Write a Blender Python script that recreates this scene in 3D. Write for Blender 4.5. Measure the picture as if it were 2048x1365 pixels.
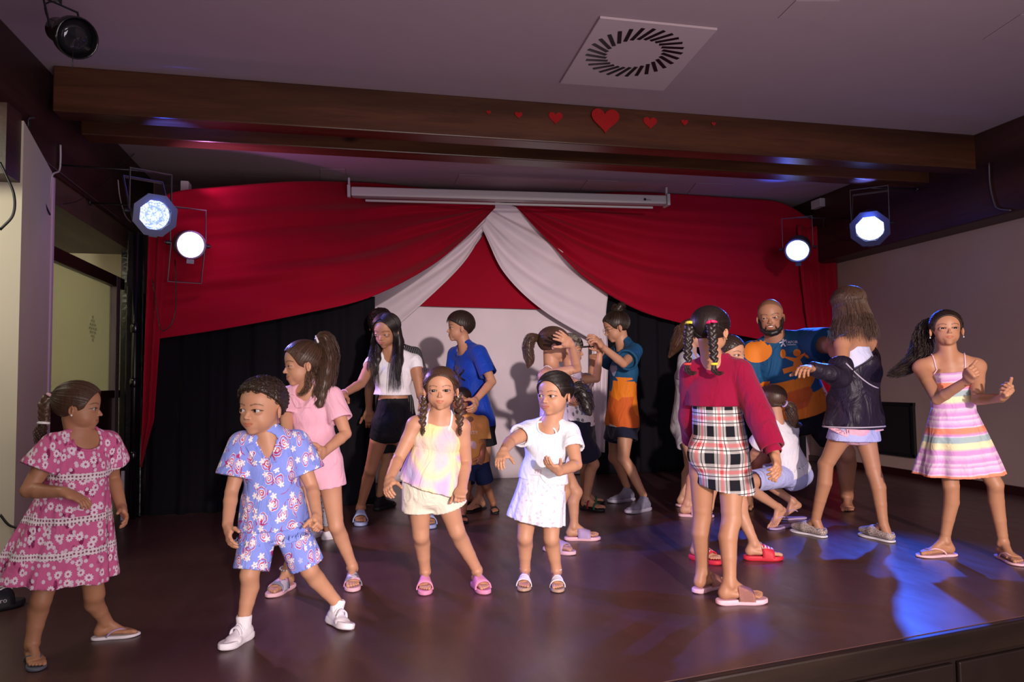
import bpy, bmesh, math, random
import numpy as np
from mathutils import Matrix, Vector
from mathutils.bvhtree import BVHTree
random.seed(7); np.random.seed(7)
PI=math.pi
for o in list(bpy.data.objects): bpy.data.objects.remove(o)
SC=bpy.context.scene; COL=SC.collection
V=lambda *a: np.array(a,float)
nrm=lambda v: np.asarray(v,float)/max(1e-9,float(np.linalg.norm(v)))
# ---------------------------------------------------------------- camera
FPX=1450.; CX,CY=1024.,682.5; CAMH=.95
_n=V(0.014,1,-82.5/FPX); _up=-nrm(_n)
_y=nrm(V(-334,82.5+.014*334,FPX)); _y=nrm(_y-_up*(_y@_up)); _x=np.cross(_y,_up)
RM=np.array([_x,_y,_up]); CAM=V(0,0,CAMH)
def ray(px,py): return RM@V((px-CX)/FPX,(py-CY)/FPX,1.)
def at(px,py,d): return CAM+ray(px,py)*d
def flo(px,py,z=0.): r=ray(px,py); return CAM+r*((z-CAMH)/r[2])
def onY(px,py,Y): r=ray(px,py); return CAM+r*(Y/r[1])
def onX(px,py,X): r=ray(px,py); return CAM+r*(X/r[0])
def dep(P): return float((RM.T@(np.asarray(P)-CAM))[2])
cd=bpy.data.cameras.new('camera'); cam=bpy.data.objects.new('camera',cd); COL.objects.link(cam)
cd.sensor_width=36; cd.lens=FPX/2048*36; cd.clip_start=.05
M3=np.column_stack([RM@V(1,0,0),RM@V(0,-1,0),RM@V(0,0,-1)])
cam.matrix_world=Matrix.Translation(Vector(CAM))@Matrix(M3.tolist()).to_4x4()
SC.camera=cam
# ---------------------------------------------------------------- world, exposure, lights
w=bpy.data.worlds.new('world'); SC.world=w; w.use_nodes=True
bg=w.node_tree.nodes['Background']; bg.inputs[0].default_value=(.46,.37,.36,1); bg.inputs[1].default_value=.095
SC.view_settings.view_transform='Standard'; SC.view_settings.look='None'; SC.view_settings.gamma=1
SC.view_settings.use_curve_mapping=False; SC.view_settings.exposure=0.0
def aim(o,loc,tgt):
    o.location=loc; o.rotation_euler=(Vector(tgt)-Vector(loc)).to_track_quat('-Z','Y').to_euler()
def spot(name,loc,tgt,power,col,ang,blend=.5,size=.08):
    l=bpy.data.lights.new(name,'SPOT'); l.energy=power; l.color=col; l.spot_size=math.radians(ang); l.spot_blend=blend; l.shadow_soft_size=size
    o=bpy.data.objects.new(name,l); COL.objects.link(o); aim(o,loc,tgt); return o
def area(name,loc,tgt,power,col,sx,sy):
    l=bpy.data.lights.new(name,'AREA'); l.shape='RECTANGLE'; l.energy=power; l.color=col; l.size=sx; l.size_y=sy
    o=bpy.data.objects.new(name,l); COL.objects.link(o); aim(o,loc,tgt); return o
spot('hall_front_spot',(1.0,-5.0,2.05),(2.05,5.0,-.70),3050,(1.,.82,.78),41,.72,.09)
area('added_front_fill',(1.6,-2.6,2.3),(1.4,4,.9),52,(1.,.82,.80),2.5,1.0)  # added soft fill, no fixture here; lifts the dark floor and walls
area('added_ceiling_bounce',(1.4,.2,.6),(1.4,3.0,2.9),75,(1.,.86,.88),3.0,1.2)  # added upward light out of view, brightens the ceiling like bounced light
LAMPS=dict(blue1=at(308,430,4.6),white=at(381,490,5.15),blue2=at(1740,456,6.2),blue3=at(1595,501,7.0))
spot('left_blue_beam',tuple(LAMPS['blue1']+V(.12,-.05,-.12)),(2.2,2.82,.0),420,(.03,.14,1.),32,.75,.03)
spot('left_blue_wash',tuple(LAMPS['blue1']+V(.12,-.05,-.12)),(1.2,3.4,.4),150,(.05,.16,1.),70,.6,.05)
for q,e in (('blue1',110),('blue2',60),('blue3',30)): spot('lamp_back_leak',tuple(LAMPS[q]+V(.0,-.04,.19)),tuple(LAMPS[q]+V(.22 if q=='blue1' else -.25,.0 if q=='blue1' else -.08,1.)),e,(.05,.12,1.),50,.8,.03)
spot('lamp_back_leak',tuple(LAMPS['white']+V(.05,-.04,.19)),tuple(LAMPS['white']+V(.45,.1,1.)),30,(.8,.25,.8),110,.9,.03)
spot('left_pink_beam',tuple(LAMPS['white']+V(.10,-.1,-.1)),(1.3,3.6,.3),130,(1.,.45,.75),70,.6,.05)
spot('right_blue_beam',tuple(LAMPS['blue2']+V(-.1,-.1,-.14)),(2.25,2.75,.0),620,(.03,.13,1.),40,.7,.04)
spot('rear_blue_beam',tuple(LAMPS['blue3']+V(-.12,-.05,-.12)),(1.55,2.85,.0),420,(.03,.13,1.),44,.7,.04)
for nm,p,c,e in (('blue_glow',LAMPS['blue1']+V(.1,-.1,0),(.1,.2,1),1.3),('pink_glow',LAMPS['white']+V(.15,-.12,.05),(.9,.25,.8),2.2),('blue_glow',LAMPS['blue2']+V(-.1,-.1,.0),(.08,.16,1),1.8),('blue_glow',LAMPS['blue3']+V(-.15,-.1,0),(.08,.14,1),2.2)):
    l=bpy.data.lights.new(nm,'POINT'); l.energy=e; l.color=c; l.shadow_soft_size=.06
    o=bpy.data.objects.new(nm,l); COL.objects.link(o); o.location=p
area('side_room_lamp',(-2.6,4.9,2.3),(-3.6,5.6,1.),36,(.95,.92,.72),.8,.8)
area('passage_lamp',(-2.2,2.9,2.2),(-2.0,3.95,1.0),17,(.97,.94,.72),.5,.5)

# ---------------------------------------------------------------- node helper
class NT:
    def __init__(s,name,rough=.6,spec=.4,**kw):
        s.m=bpy.data.materials.new(name); s.m.use_nodes=True; s.t=s.m.node_tree; s.b=s.t.nodes['Principled BSDF']
        s.b.inputs['Roughness'].default_value=rough; s.b.inputs['Specular IOR Level'].default_value=spec
        for k,v in kw.items(): s.b.inputs[k.replace('_',' ')].default_value=v
    def n(s,typ,**kw):
        x=s.t.nodes.new(typ)
        for k,v in kw.items(): setattr(x,k,v)
        return x
    def set(s,inp,v):
        if v is None: return
        if isinstance(v,bpy.types.NodeSocket): s.t.links.new(v,inp)
        elif isinstance(v,(int,float)): inp.default_value=v
        else:
            v=tuple(v)
            if len(v)==3 and len(inp.default_value)==4: v=v+(1,)
            inp.default_value=v
    def ma(s,op,a,b=None,c=None,clamp=False):
        x=s.n('ShaderNodeMath',operation=op,use_clamp=clamp)
        s.set(x.inputs[0],a); s.set(x.inputs[1],b); s.set(x.inputs[2],c); return x.outputs[0]
    def vm(s,op,a,b=None,out=0):
        x=s.n('ShaderNodeVectorMath',operation=op); s.set(x.inputs[0],a)
        if op=='SCALE': s.set(x.inputs[3],b)
        else: s.set(x.inputs[1],b)
        return x.outputs[out]
    def mix(s,f,a,b):
        x=s.n('ShaderNodeMix',data_type='RGBA'); s.set(x.inputs[0],f); s.set(x.inputs[6],a); s.set(x.inputs[7],b); return x.outputs[2]
    def obj(s): return s.n('ShaderNodeTexCoord').outputs['Object']
    def attr(s,nm,fac=False): x=s.n('ShaderNodeAttribute',attribute_name=nm); return x.outputs['Vector'] if not fac else x.outputs['Color']
    def xyz(s,v): x=s.n('ShaderNodeSeparateXYZ'); s.set(x.inputs[0],v); return x.outputs
    def comb(s,a,b,c): x=s.n('ShaderNodeCombineXYZ'); s.set(x.inputs[0],a); s.set(x.inputs[1],b); s.set(x.inputs[2],c); return x.outputs[0]
    def noise(s,v,sc,det=3,rough=.5,col=False,dist=0):
        x=s.n('ShaderNodeTexNoise'); s.set(x.inputs['Vector'],v); x.inputs['Scale'].default_value=sc; x.inputs['Detail'].default_value=det; x.inputs['Roughness'].default_value=rough; x.inputs['Distortion'].default_value=dist
        return x.outputs['Color' if col else 'Fac']
    def vor(s,v,sc,dim='3D',rnd=1.,feat='F1'):
        x=s.n('ShaderNodeTexVoronoi',voronoi_dimensions=dim,feature=feat); s.set(x.inputs['Vector'],v); x.inputs['Scale'].default_value=sc; x.inputs['Randomness'].default_value=rnd
        return x.outputs
    def ramp(s,f,stops,interp='LINEAR'):
        x=s.n('ShaderNodeValToRGB'); x.color_ramp.interpolation=interp; s.set(x.inputs[0],f); e=x.color_ramp.elements
        while len(e)<len(stops): e.new(.5)
        for q,(p,c) in zip(e,stops): q.position=p; q.color=tuple(c)+(1,) if len(c)==3 else c
        return x.outputs[0]
    def step(s,v,lo,hi):
        x=s.n('ShaderNodeMapRange'); s.set(x.inputs[0],v); x.inputs[1].default_value=lo; x.inputs[2].default_value=hi; return x.outputs[0]
    def bump(s,h,st=.3,d=.01):
        x=s.n('ShaderNodeBump'); x.inputs['Strength'].default_value=st; x.inputs['Distance'].default_value=d; s.set(x.inputs['Height'],h); s.t.links.new(x.outputs[0],s.b.inputs['Normal'])
    def folds(s,fine=450,amt=1.,sc=11,d=.022):
        o=s.obj(); w=s.noise(s.vm('MULTIPLY',o,(1.,1.,.55)),sc,3,.45,dist=1.6); f=s.noise(o,fine,2); s.bump(s.ma('ADD',s.ma('MULTIPLY',w,amt),s.ma('MULTIPLY',f,.03)),.75,d)
    def col(s,c): s.set(s.b.inputs['Base Color'],c); return s
def lin(h):
    if isinstance(h,str): c=[int(h[i:i+2],16)/255 for i in (0,2,4)]
    else: c=[x/255 for x in h]
    return tuple((x/12.92 if x<=.04045 else ((x+.055)/1.055)**2.4) for x in c)
def plain(name,c,rough=.6,spec=.4,var=.0,sc=20,bump=0,**kw):
    t=NT(name,rough,spec,**kw); c=tuple(c)
    if var:
        f=t.noise(t.obj(),sc,4); t.col(t.mix(f,tuple(x*(1-var) for x in c),tuple(min(1,x*(1+var)) for x in c)))
        if bump: t.bump(f,bump)
    else: t.col(c)
    return t.m
# ---------------------------------------------------------------- mesh helpers
def link(name,verts,faces,mat,parent=None,smooth=True,loc=None,attrs=None):
    """one mesh object from world-space verts; child verts are stored relative to the root's origin"""
    verts=np.asarray(verts,float).reshape(-1,3)
    org=V(0,0,0)
    if parent is not None: org=np.array(parent.get('_org',(0,0,0)),float)
    elif loc is not None: org=np.array(loc,float)
    me=bpy.data.meshes.new(name)
    if isinstance(faces,np.ndarray):
        nf,k=faces.shape; me.vertices.add(len(verts)); me.vertices.foreach_set('co',(verts-org).astype(np.float32).ravel())
        me.loops.add(nf*k); me.loops.foreach_set('vertex_index',faces.astype(np.int32).ravel())
        me.polygons.add(nf); me.polygons.foreach_set('loop_start',np.arange(nf,dtype=np.int32)*k)
        me.update(calc_edges=True); me.validate()
    else:
        me.from_pydata((verts-org).tolist(),[],faces); me.update()
    if smooth: me.polygons.foreach_set('use_smooth',np.ones(len(me.polygons),bool))
    for m in (mat if isinstance(mat,(list,tuple)) else [mat]): me.materials.append(m)
    if attrs:
        for k,a in attrs.items():
            if a.shape[1]==4: t=me.attributes.new(k,'FLOAT_COLOR','POINT'); t.data.foreach_set('color',a.astype(np.float32).ravel())
            else: t=me.attributes.new(k,'FLOAT_VECTOR','POINT'); t.data.foreach_set('vector',a.astype(np.float32).ravel())
    o=bpy.data.objects.new(name,me); COL.objects.link(o)
    if parent is not None: 
        o.parent=parent
        if parent.type=='MESH': pass
    elif loc is not None: o.location=loc
    o['_org']=tuple(org)
    return o
def thing(name,label,cat,loc,group=None):
    o=bpy.data.objects.new(name,None); COL.objects.link(o); o.location=loc; o.empty_display_size=.05
    o['label']=label; o['category']=cat; o['_org']=tuple(float(x) for x in loc)
    if group: o['group']=group
    return o
def tag(o,label,cat,group=None):
    o['label']=label; o['category']=cat
    if group: o['group']=group
    return o
def struct(o): o['kind']='structure'; return o
class MB:
    def __init__(s): s.v=[]; s.f=[]
    def add(s,v,f):
        b=len(s.v); s.v+= [tuple(float(c) for c in x) for x in v]; s.f+=[tuple(b+i for i in q) for q in f]; return s
    def box(s,c,sz,M=None):
        M=np.eye(3) if M is None else M; hx,hy,hz=[x/2 for x in sz]
        v=[np.asarray(c)+M@V(a*hx,b*hy,d*hz) for a in(-1,1) for b in(-1,1) for d in(-1,1)]
        return s.add(v,[(0,1,3,2),(4,6,7,5),(0,4,5,1),(2,3,7,6),(0,2,6,4),(1,5,7,3)])
    def span(s,a,b): a=np.minimum(a,b) if 0 else np.asarray(a,float); b=np.asarray(b,float); return s.box((a+b)/2,np.abs(b-a))
    def tube(s,pts,r,n=8,cap=True):
        pts=[np.asarray(p,float) for p in pts]; m=len(pts)
        if np.isscalar(r): r=[r]*m
        t0=nrm(pts[1]-pts[0]); a=nrm(np.cross(t0,V(.3,.2,1) if abs(t0[2])<.9 else V(1,.1,0))); vs=[]
        for i,p in enumerate(pts):
            t=nrm(pts[min(i+1,m-1)]-pts[max(i-1,0)]); a=nrm(a-t*(a@t)); b=np.cross(t,a)
            vs+=[p+r[i]*(a*math.cos(2*PI*k/n)+b*math.sin(2*PI*k/n)) for k in range(n)]
        fs=[(i*n+k,i*n+(k+1)%n,(i+1)*n+(k+1)%n,(i+1)*n+k) for i in range(m-1) for k in range(n)]
        if cap: fs+=[tuple(range(n))[::-1],tuple((m-1)*n+k for k in range(n))]
        return s.add(vs,fs)
    def lathe(s,o,ax,prof,n=24,cap=True):
        """prof: (dist along ax, radius)"""
        ax=nrm(ax); a=nrm(np.cross(ax,V(.3,.2,1) if abs(ax[2])<.9 else V(1,.1,0))); b=np.cross(ax,a); vs=[]
        for h,r in prof: vs+=[np.asarray(o)+ax*h+r*(a*math.cos(2*PI*k/n)+b*math.sin(2*PI*k/n)) for k in range(n)]
        m=len(prof); fs=[(i*n+k,i*n+(k+1)%n,(i+1)*n+(k+1)%n,(i+1)*n+k) for i in range(m-1) for k in range(n)]
        if cap: fs+=[tuple(range(n))[::-1],tuple((m-1)*n+k for k in range(n))]
        return s.add(vs,fs)
    def prism(s,poly,off):
        n=len(poly); v=[np.asarray(p,float) for p in poly]; v+= [p+np.asarray(off,float) for p in v]
        return s.add(v,[tuple(range(n))[::-1],tuple(range(n,2*n))]+[(i,(i+1)%n,n+(i+1)%n,n+i) for i in range(n)])
    def build(s,name,mat,parent=None,smooth=False,loc=None):
        return link(name,s.v,s.f,mat,parent,smooth,loc)
def bevel(o,w=.004,seg=2):
    m=o.modifiers.new('bevel','BEVEL'); m.width=w; m.segments=seg; m.limit_method='ANGLE'; return o
def spline(pts,n):
    """Catmull-Rom through pts"""
    p=[np.asarray(x,float) for x in pts]; p=[2*p[0]-p[1]]+p+[2*p[-1]-p[-2]]; out=[]
    m=len(p)-3
    for j in range(n):
        u=j/(n-1)*m; i=min(int(u),m-1); t=u-i; a,b,c,d=p[i:i+4]
        out.append(.5*((2*b)+(-a+c)*t+(2*a-5*b+4*c-d)*t*t+(-a+3*b-3*c+d)*t**3))
    return out
# ---------------------------------------------------------------- signed-distance modeller (bodies, clothes, hair)
class Cone:      # tapered round limb
    def __init__(s,a,b,ra,rb): s.a=np.asarray(a,float); s.b=np.asarray(b,float); s.ra=ra; s.rb=rb; s.k=None; s.pre=None
    def box(s): r=max(s.ra,s.rb); return np.minimum(s.a,s.b)-r, np.maximum(s.a,s.b)+r
    def d(s,X,Y,Z):
        ab=s.b-s.a; L=max(ab@ab,1e-12); x=X-s.a[0]; y=Y-s.a[1]; z=Z-s.a[2]
        h=np.clip((x*ab[0]+y*ab[1]+z*ab[2])/L,0,1)
        return np.sqrt((x-h*ab[0])**2+(y-h*ab[1])**2+(z-h*ab[2])**2)-(s.ra+(s.rb-s.ra)*h)
class EC:        # tapered limb with an elliptical section: half-width w along u, half-thickness t across
    def __init__(s,a,b,u,wa,ta,wb,tb,flat=False,ub=None):
        s.a=np.asarray(a,float); s.b=np.asarray(b,float); s.w=(wa,wb); s.t=(ta,tb); s.flat=flat
        ax=nrm(s.b-s.a); s.u=nrm(np.asarray(u,float)-ax*(np.asarray(u,float)@ax))
        s.ub=s.u if ub is None else nrm(np.asarray(ub,float)-ax*(np.asarray(ub,float)@ax)); s.fold=None
    def box(s): r=max(s.w+s.t)*1.15; return np.minimum(s.a,s.b)-r, np.maximum(s.a,s.b)+r
    def d(s,X,Y,Z):
        ab=s.b-s.a; l=math.sqrt(ab@ab); ax=ab/l; x=X-s.a[0]; y=Y-s.a[1]; z=Z-s.a[2]
        hh=(x*ax[0]+y*ax[1]+z*ax[2]); h=np.clip(hh/l,0,1); e=hh-h*l
        u=[s.u[i]+(s.ub[i]-s.u[i])*h for i in range(3)]; v=np.cross(ax,s.u); vb=np.cross(ax,s.ub); vv=[v[i]+(vb[i]-v[i])*h for i in range(3)]
        q=x*u[0]+y*u[1]+z*u[2]; r=x*vv[0]+y*vv[1]+z*vv[2]
        w=s.w[0]+(s.w[1]-s.w[0])*h; t=s.t[0]+(s.t[1]-s.t[0])*h
        if s.fold is not None:
            n,amp,ph=s.fold; th=np.arctan2(r/t,q/w); f=1+amp*(h**1.2)*(np.sin(n*th+ph+1.3*np.sin(2*th+ph))+.4*np.sin((n*2+1)*th+2*ph))/1.4
            w=w*f; t=t*f
        m=np.minimum(w,t)
        if s.flat=='lim': return np.maximum((np.sqrt((q/w)**2+(r/t)**2)-1)*m,-hh)
        if s.flat: return (np.sqrt((q/w)**2+(r/t)**2)-1)*m
        return (np.sqrt((q/w)**2+(r/t)**2+(e/m)**2)-1)*m
class EL:        # ellipsoid; A = rows of local axes
    def __init__(s,c,r,A=None): s.c=np.asarray(c,float); s.r=np.asarray(r,float); s.A=np.eye(3) if A is None else np.asarray(A)
    def box(s): e=np.abs(s.A.T)@s.r; return s.c-e, s.c+e
    def d(s,X,Y,Z):
        x=X-s.c[0]; y=Y-s.c[1]; z=Z-s.c[2]; k0=0; k1=0
        for i in range(3):
            a=s.A[i]; q=x*a[0]+y*a[1]+z*a[2]; k0=k0+(q/s.r[i])**2; k1=k1+(q/s.r[i]**2)**2
        k0=np.sqrt(k0); return k0*(k0-1)/np.sqrt(k1+1e-12)
class HS:        # half space used as a cut: keeps dot(p-c,n)<0
    def __init__(s,c,n): s.c=np.asarray(c,float); s.n=nrm(n)
    def box(s): return V(-99,-99,-99),V(99,99,99)
    def d(s,X,Y,Z): return (X-s.c[0])*s.n[0]+(Y-s.c[1])*s.n[1]+(Z-s.c[2])*s.n[2]
class Fn:
    def __init__(s,f,lo,hi): s.f=f; s.lo=lo; s.hi=hi
    def box(s): return s.lo,s.hi
    def d(s,X,Y,Z): return s.f(X,Y,Z)
def smin(a,b,k):
    if k<=0: return np.minimum(a,b)
    h=np.maximum(k-np.abs(a-b),0)/k; return np.minimum(a,b)-h*h*k*.25
def smax(a,b,k): return -smin(-a,-b,k)
class Chain:     # a bent limb: cones that share their joint radii, no swelling at the joints
    def __init__(s,pts,rs): s.c=[Cone(pts[i],pts[i+1],rs[i],rs[i+1]) for i in range(len(pts)-1)]
    def box(s): b=[c.box() for c in s.c]; return np.min([x[0] for x in b],0),np.max([x[1] for x in b],0)
    def d(s,X,Y,Z):
        a=s.c[0].d(X,Y,Z)
        for c in s.c[1:]: a=smin(a,c.d(X,Y,Z),.004)
        return a
def chain(pts,rs): return [Cone(pts[i],pts[i+1],rs[i],rs[i+1]) for i in range(len(pts)-1)]
class G:         # a group: union prims, then carve / cut
    def __init__(s,k=.012,disp=None): s.u=[]; s.k=k; s.c=[]; s.disp=disp
    def add(s,*p,k=None):
        for q in p:
            for z in (q if isinstance(q,(list,tuple)) else [q]): s.u.append((z,s.k if k is None else k))
        return s
    def cut(s,p,k=0.): s.c.append((p,k,1)); return s       # keep inside p
    def carve(s,p,k=0.,): s.c.append((p,k,-1)); return s   # remove p
    def box(s):
        lo=np.min([p.box()[0] for p,_ in s.u],0); hi=np.max([p.box()[1] for p,_ in s.u],0)
        for p,k,sg in s.c:
            if isinstance(p,HS) and sg==1:
                for i in range(3):
                    if p.n[i]>.95: hi[i]=min(hi[i],p.c[i]+.12*abs(hi[i]-lo[i])+.05)
                    if p.n[i]<-.95: lo[i]=max(lo[i],p.c[i]-.12*abs(hi[i]-lo[i])-.05)
        return lo,hi
def sample(groups,lo,hi,h,kk=.0):
    n=np.maximum(np.ceil((hi-lo)/h).astype(int)+1,4); ax=[(lo[i]+h*np.arange(n[i])).astype(np.float32) for i in range(3)]
    tot=np.full(n,.5,np.float32)
    def rng(bl,bh,m): return np.clip(np.floor((bl-m-lo)/h).astype(int),0,n),np.clip(np.ceil((bh+m-lo)/h).astype(int)+1,0,n)
    for g in groups:
        bs=[p.box() for p,_ in g.u]; mk=max(k for _,k in g.u)+kk+3*h+.006+(.03 if g.disp is not None else 0)
        g0,g1=rng(np.min([b[0] for b in bs],0),np.max([b[1] for b in bs],0),mk)
        if (g1<=g0).any(): continue
        a=np.full(g1-g0,.5,np.float32); ga=[ax[i][g0[i]:g1[i]] for i in range(3)]
        def loc(bl,bh,m):
            i0,i1=rng(bl,bh,m); i0=np.maximum(i0,g0); i1=np.minimum(i1,g1)
            if (i1<=i0).any(): return None,None
            return tuple(slice(i0[i]-g0[i],i1[i]-g0[i]) for i in range(3)),(ax[0][i0[0]:i1[0]][:,None,None],ax[1][i0[1]:i1[1]][None,:,None],ax[2][i0[2]:i1[2]][None,None,:])
        for (p,k),b in zip(g.u,bs):
            sl,xyz=loc(b[0],b[1],k+2.5*h+.004)
            if sl is None: continue
            a[sl]=smin(a[sl],p.d(*xyz),k)
        X,Y,Z=ga[0][:,None,None],ga[1][None,:,None],ga[2][None,None,:]
        if g.disp is not None: a=a+g.disp(X,Y,Z)
        for p,k,sg in g.c:
            if sg==1: a=smax(a,p.d(X,Y,Z),k)
            elif isinstance(p,HS): a=smax(a,-p.d(X,Y,Z),k)
            else:
                b=p.box(); sl,xyz=loc(b[0],b[1],k+2.5*h+.02)
                if sl is not None: a[sl]=smax(a[sl],-p.d(*xyz),k)
        S=tuple(slice(g0[i],g1[i]) for i in range(3)); tot[S]=smin(tot[S],a,kk)
    return tot
def nets(F,lo,h):
    """naive surface nets"""
    S=F<0; n=F.shape
    c=[(i,j,k) for i in(0,1) for j in(0,1) for k in(0,1)]
    cnt=sum(S[i:n[0]-1+i,j:n[1]-1+j,k:n[2]-1+k].astype(np.int8) for i,j,k in c)
    act=np.argwhere((cnt>0)&(cnt<8)); 
    if len(act)==0: return np.zeros((0,3)),np.zeros((0,4),int)
    idx=np.full((n[0]-1,n[1]-1,n[2]-1),-1,np.int32); idx[act[:,0],act[:,1],act[:,2]]=np.arange(len(act))
    P=np.zeros((len(act),3)); W=np.zeros(len(act))
    for a in range(3):
        e=np.eye(3,dtype=int)[a]; o=[x for x in range(3) if x!=a]
        for p in (0,1):
            for q in (0,1):
                b=np.zeros(3,int); b[o[0]]=p; b[o[1]]=q; A=act+b; B=A+e
                fa=F[A[:,0],A[:,1],A[:,2]]; fb=F[B[:,0],B[:,1],B[:,2]]; m=(fa<0)!=(fb<0)
                t=fa[m]/(fa[m]-fb[m]); P[m]+=b+e*t[:,None]; W[m]+=1
    verts=lo+h*(act+P/W[:,None]); Q=[]
    for a in range(3):
        o1,o2=(a+1)%3,(a+2)%3; e=np.eye(3,dtype=int)
        sl0=[slice(None)]*3; sl1=[slice(None)]*3; sl0[a]=slice(0,-1); sl1[a]=slice(1,None)
        ch=np.argwhere(S[tuple(sl0)]!=S[tuple(sl1)]); 
        ok=(ch[:,o1]>0)&(ch[:,o2]>0)&(ch[:,o1]<n[o1]-1)&(ch[:,o2]<n[o2]-1); ch=ch[ok]
        g=lambda d: idx[d[:,0],d[:,1],d[:,2]]
        q=np.stack([g(ch-e[o1]-e[o2]),g(ch-e[o2]),g(ch),g(ch-e[o1])],1)
        fl=~S[ch[:,0],ch[:,1],ch[:,2]]; q[fl]=q[fl][:,::-1]; Q.append(q)
    Q=np.concatenate(Q); return verts,Q[(Q>=0).all(1)]
def poly(groups,h,kk=0.,lo=None,hi=None):
    if lo is None:
        bs=[g.box() for g in groups]; lo=np.min([b[0] for b in bs],0)-3*h; hi=np.max([b[1] for b in bs],0)+3*h
    F=sample(groups,lo,hi,h,kk); return nets(F,lo,h)
def relax(v,q,it=1,f=.5):
    """a little Laplacian smoothing"""
    for _ in range(it):
        s=np.zeros_like(v); c=np.zeros(len(v))
        for a,b in ((0,1),(1,2),(2,3),(3,0)):
            np.add.at(s,q[:,a],v[q[:,b]]); np.add.at(s,q[:,b],v[q[:,a]]); np.add.at(c,q[:,a],1); np.add.at(c,q[:,b],1)
        v=v+f*(s/np.maximum(c,1)[:,None]-v)
    return v
def sub(v,q,keep):
    q=q[keep]; u,inv=np.unique(q,return_inverse=True); return v[u],inv.reshape(q.shape)

# ---------------------------------------------------------------- strands (hair): thin tapered three-sided tubes
def strands(paths,r,taper=.35):
    vs=[];fs=[];b=0
    for P in paths:
        P=np.asarray(P); m=len(P); T=np.gradient(P,axis=0); T/=np.linalg.norm(T,axis=1)[:,None]+1e-9
        ref=V(.31,.2,.93); A=np.cross(T,ref); A/=np.linalg.norm(A,axis=1)[:,None]+1e-9; B=np.cross(T,A)
        rr=(r*np.minimum(1,np.linspace(1,taper,m)))[:,None]; 
        ring=np.stack([P+rr*(A*math.cos(2*PI*k/3)+B*math.sin(2*PI*k/3)) for k in range(3)],1).reshape(-1,3); vs.append(ring)
        i=np.arange(m-1)[:,None]*3; k=np.arange(3)[None,:]; k2=(k+1)%3
        fs.append((np.stack([i+k,i+k2,i+3+k2,i+3+k],-1).reshape(-1,4))+b); b+=3*m
    return np.concatenate(vs),np.concatenate(fs)
def bundle(path,rad,n,r,wave=0,freq=6,seed=0,seg=18,curl=0,spread=None):
    """n strands following a guide path inside a radius profile"""
    rg=np.random.RandomState(seed); P=np.array(spline(path,seg)); T=np.gradient(P,axis=0); T/=np.linalg.norm(T,axis=1)[:,None]
    A=np.cross(T,V(.2,.9,.1)); A/=np.linalg.norm(A,axis=1)[:,None]+1e-9; B=np.cross(T,A); u=np.linspace(0,1,seg)
    R=np.interp(u,np.linspace(0,1,len(rad)),rad); out=[]
    for i in range(n):
        th=rg.rand()*2*PI; q=math.sqrt(rg.rand())*.75+.3; ph=rg.rand()*6.28; l=.8+.2*rg.rand(); m=u*l
        Pi=np.stack([np.interp(m,u,P[:,k]) for k in range(3)],1); Ai=np.stack([np.interp(m,u,A[:,k]) for k in range(3)],1); Bi=np.stack([np.interp(m,u,B[:,k]) for k in range(3)],1)
        Ri=np.interp(m,u,R); w1=wave*np.sin(freq*6.28*m+ph)*np.minimum(1,m*4); w2=wave*np.cos(freq*6.28*m*1.07+ph)*np.minimum(1,m*4)
        x=q*Ri*math.cos(th)+w1; y=q*Ri*math.sin(th)+w2; out.append(Pi+Ai*x[:,None]+Bi*y[:,None])
    return out
def core(path,rad,f=.85,seg=10):
    P=spline(path,seg); R=np.interp(np.linspace(0,1,seg),np.linspace(0,1,len(rad)),rad)*f
    return chain(P,list(np.maximum(R,.002)))
# ---------------------------------------------------------------- people
def wr(amp,f=22.,seed=0.):
    """soft cloth wrinkles as a displacement of the distance field"""
    def g(X,Y,Z):
        a=np.sin(f*(X*.9+Z*.55)+seed+1.7*np.sin(f*.45*(Y+Z)+seed)); b=np.sin(f*1.7*(Y*.8-Z*.6+X*.3)+2*seed+1.3*np.sin(f*.7*X+seed))
        return (amp*(a*.6+b*.4)).astype(np.float32)
    return g
def skin_mat(name,c,lip=None,brow=(.02,.012,.008)):
    t=NT(name,.48,.35); c=tuple(c); lip=lip or (c[0]*.82,c[1]*.45,c[2]*.45)
    a=t.xyz(t.attr('tint',True)); nz=t.noise(t.obj(),14,3)
    base=t.mix(nz,(c[0]*.92,c[1]*.86,c[2]*.84),(min(1,c[0]*1.06),c[1]*1.08,c[2]*1.08))
    b=t.mix(a[0],base,lip); b=t.mix(a[2],b,(brow[0]*1.2,brow[1]*1.2,brow[2]*1.2)); b=t.mix(a[1],b,brow); t.col(b)
    t.b.inputs['Subsurface Weight'].default_value=.12; t.b.inputs['Subsurface Radius'].default_value=(.6,.25,.12); t.b.inputs['Subsurface Scale'].default_value=.012
    t.bump(t.noise(t.obj(),420,2),.06,.002)
    return t.m
def hair_mat(name,c,c2=None):
    t=NT(name,.42,.45); c2=c2 or tuple(min(1,x*2.6+.004) for x in c)
    o=t.obj(); s=t.xyz(o); f=t.noise(t.comb(t.ma('MULTIPLY',s[0],1.),s[1],t.ma('MULTIPLY',s[2],.12)),150,3)
    t.col(t.mix(f,c,c2)); t.bump(f,.35,.004); return t.m
HAIR={}
def hm(k):
    if k not in HAIR:
        HAIR[k]={'black':lambda:hair_mat('black hair',(.006,.004,.004),(.022,.013,.010)),'dark':lambda:hair_mat('dark brown hair',(.012,.007,.005),(.045,.025,.016)),
          'brown':lambda:hair_mat('brown hair',(.030,.015,.009),(.11,.055,.032)),'auburn':lambda:hair_mat('reddish brown hair',(.05,.022,.012),(.16,.075,.04))}[k]()
    return HAIR[k]
SKIN={}
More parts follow.
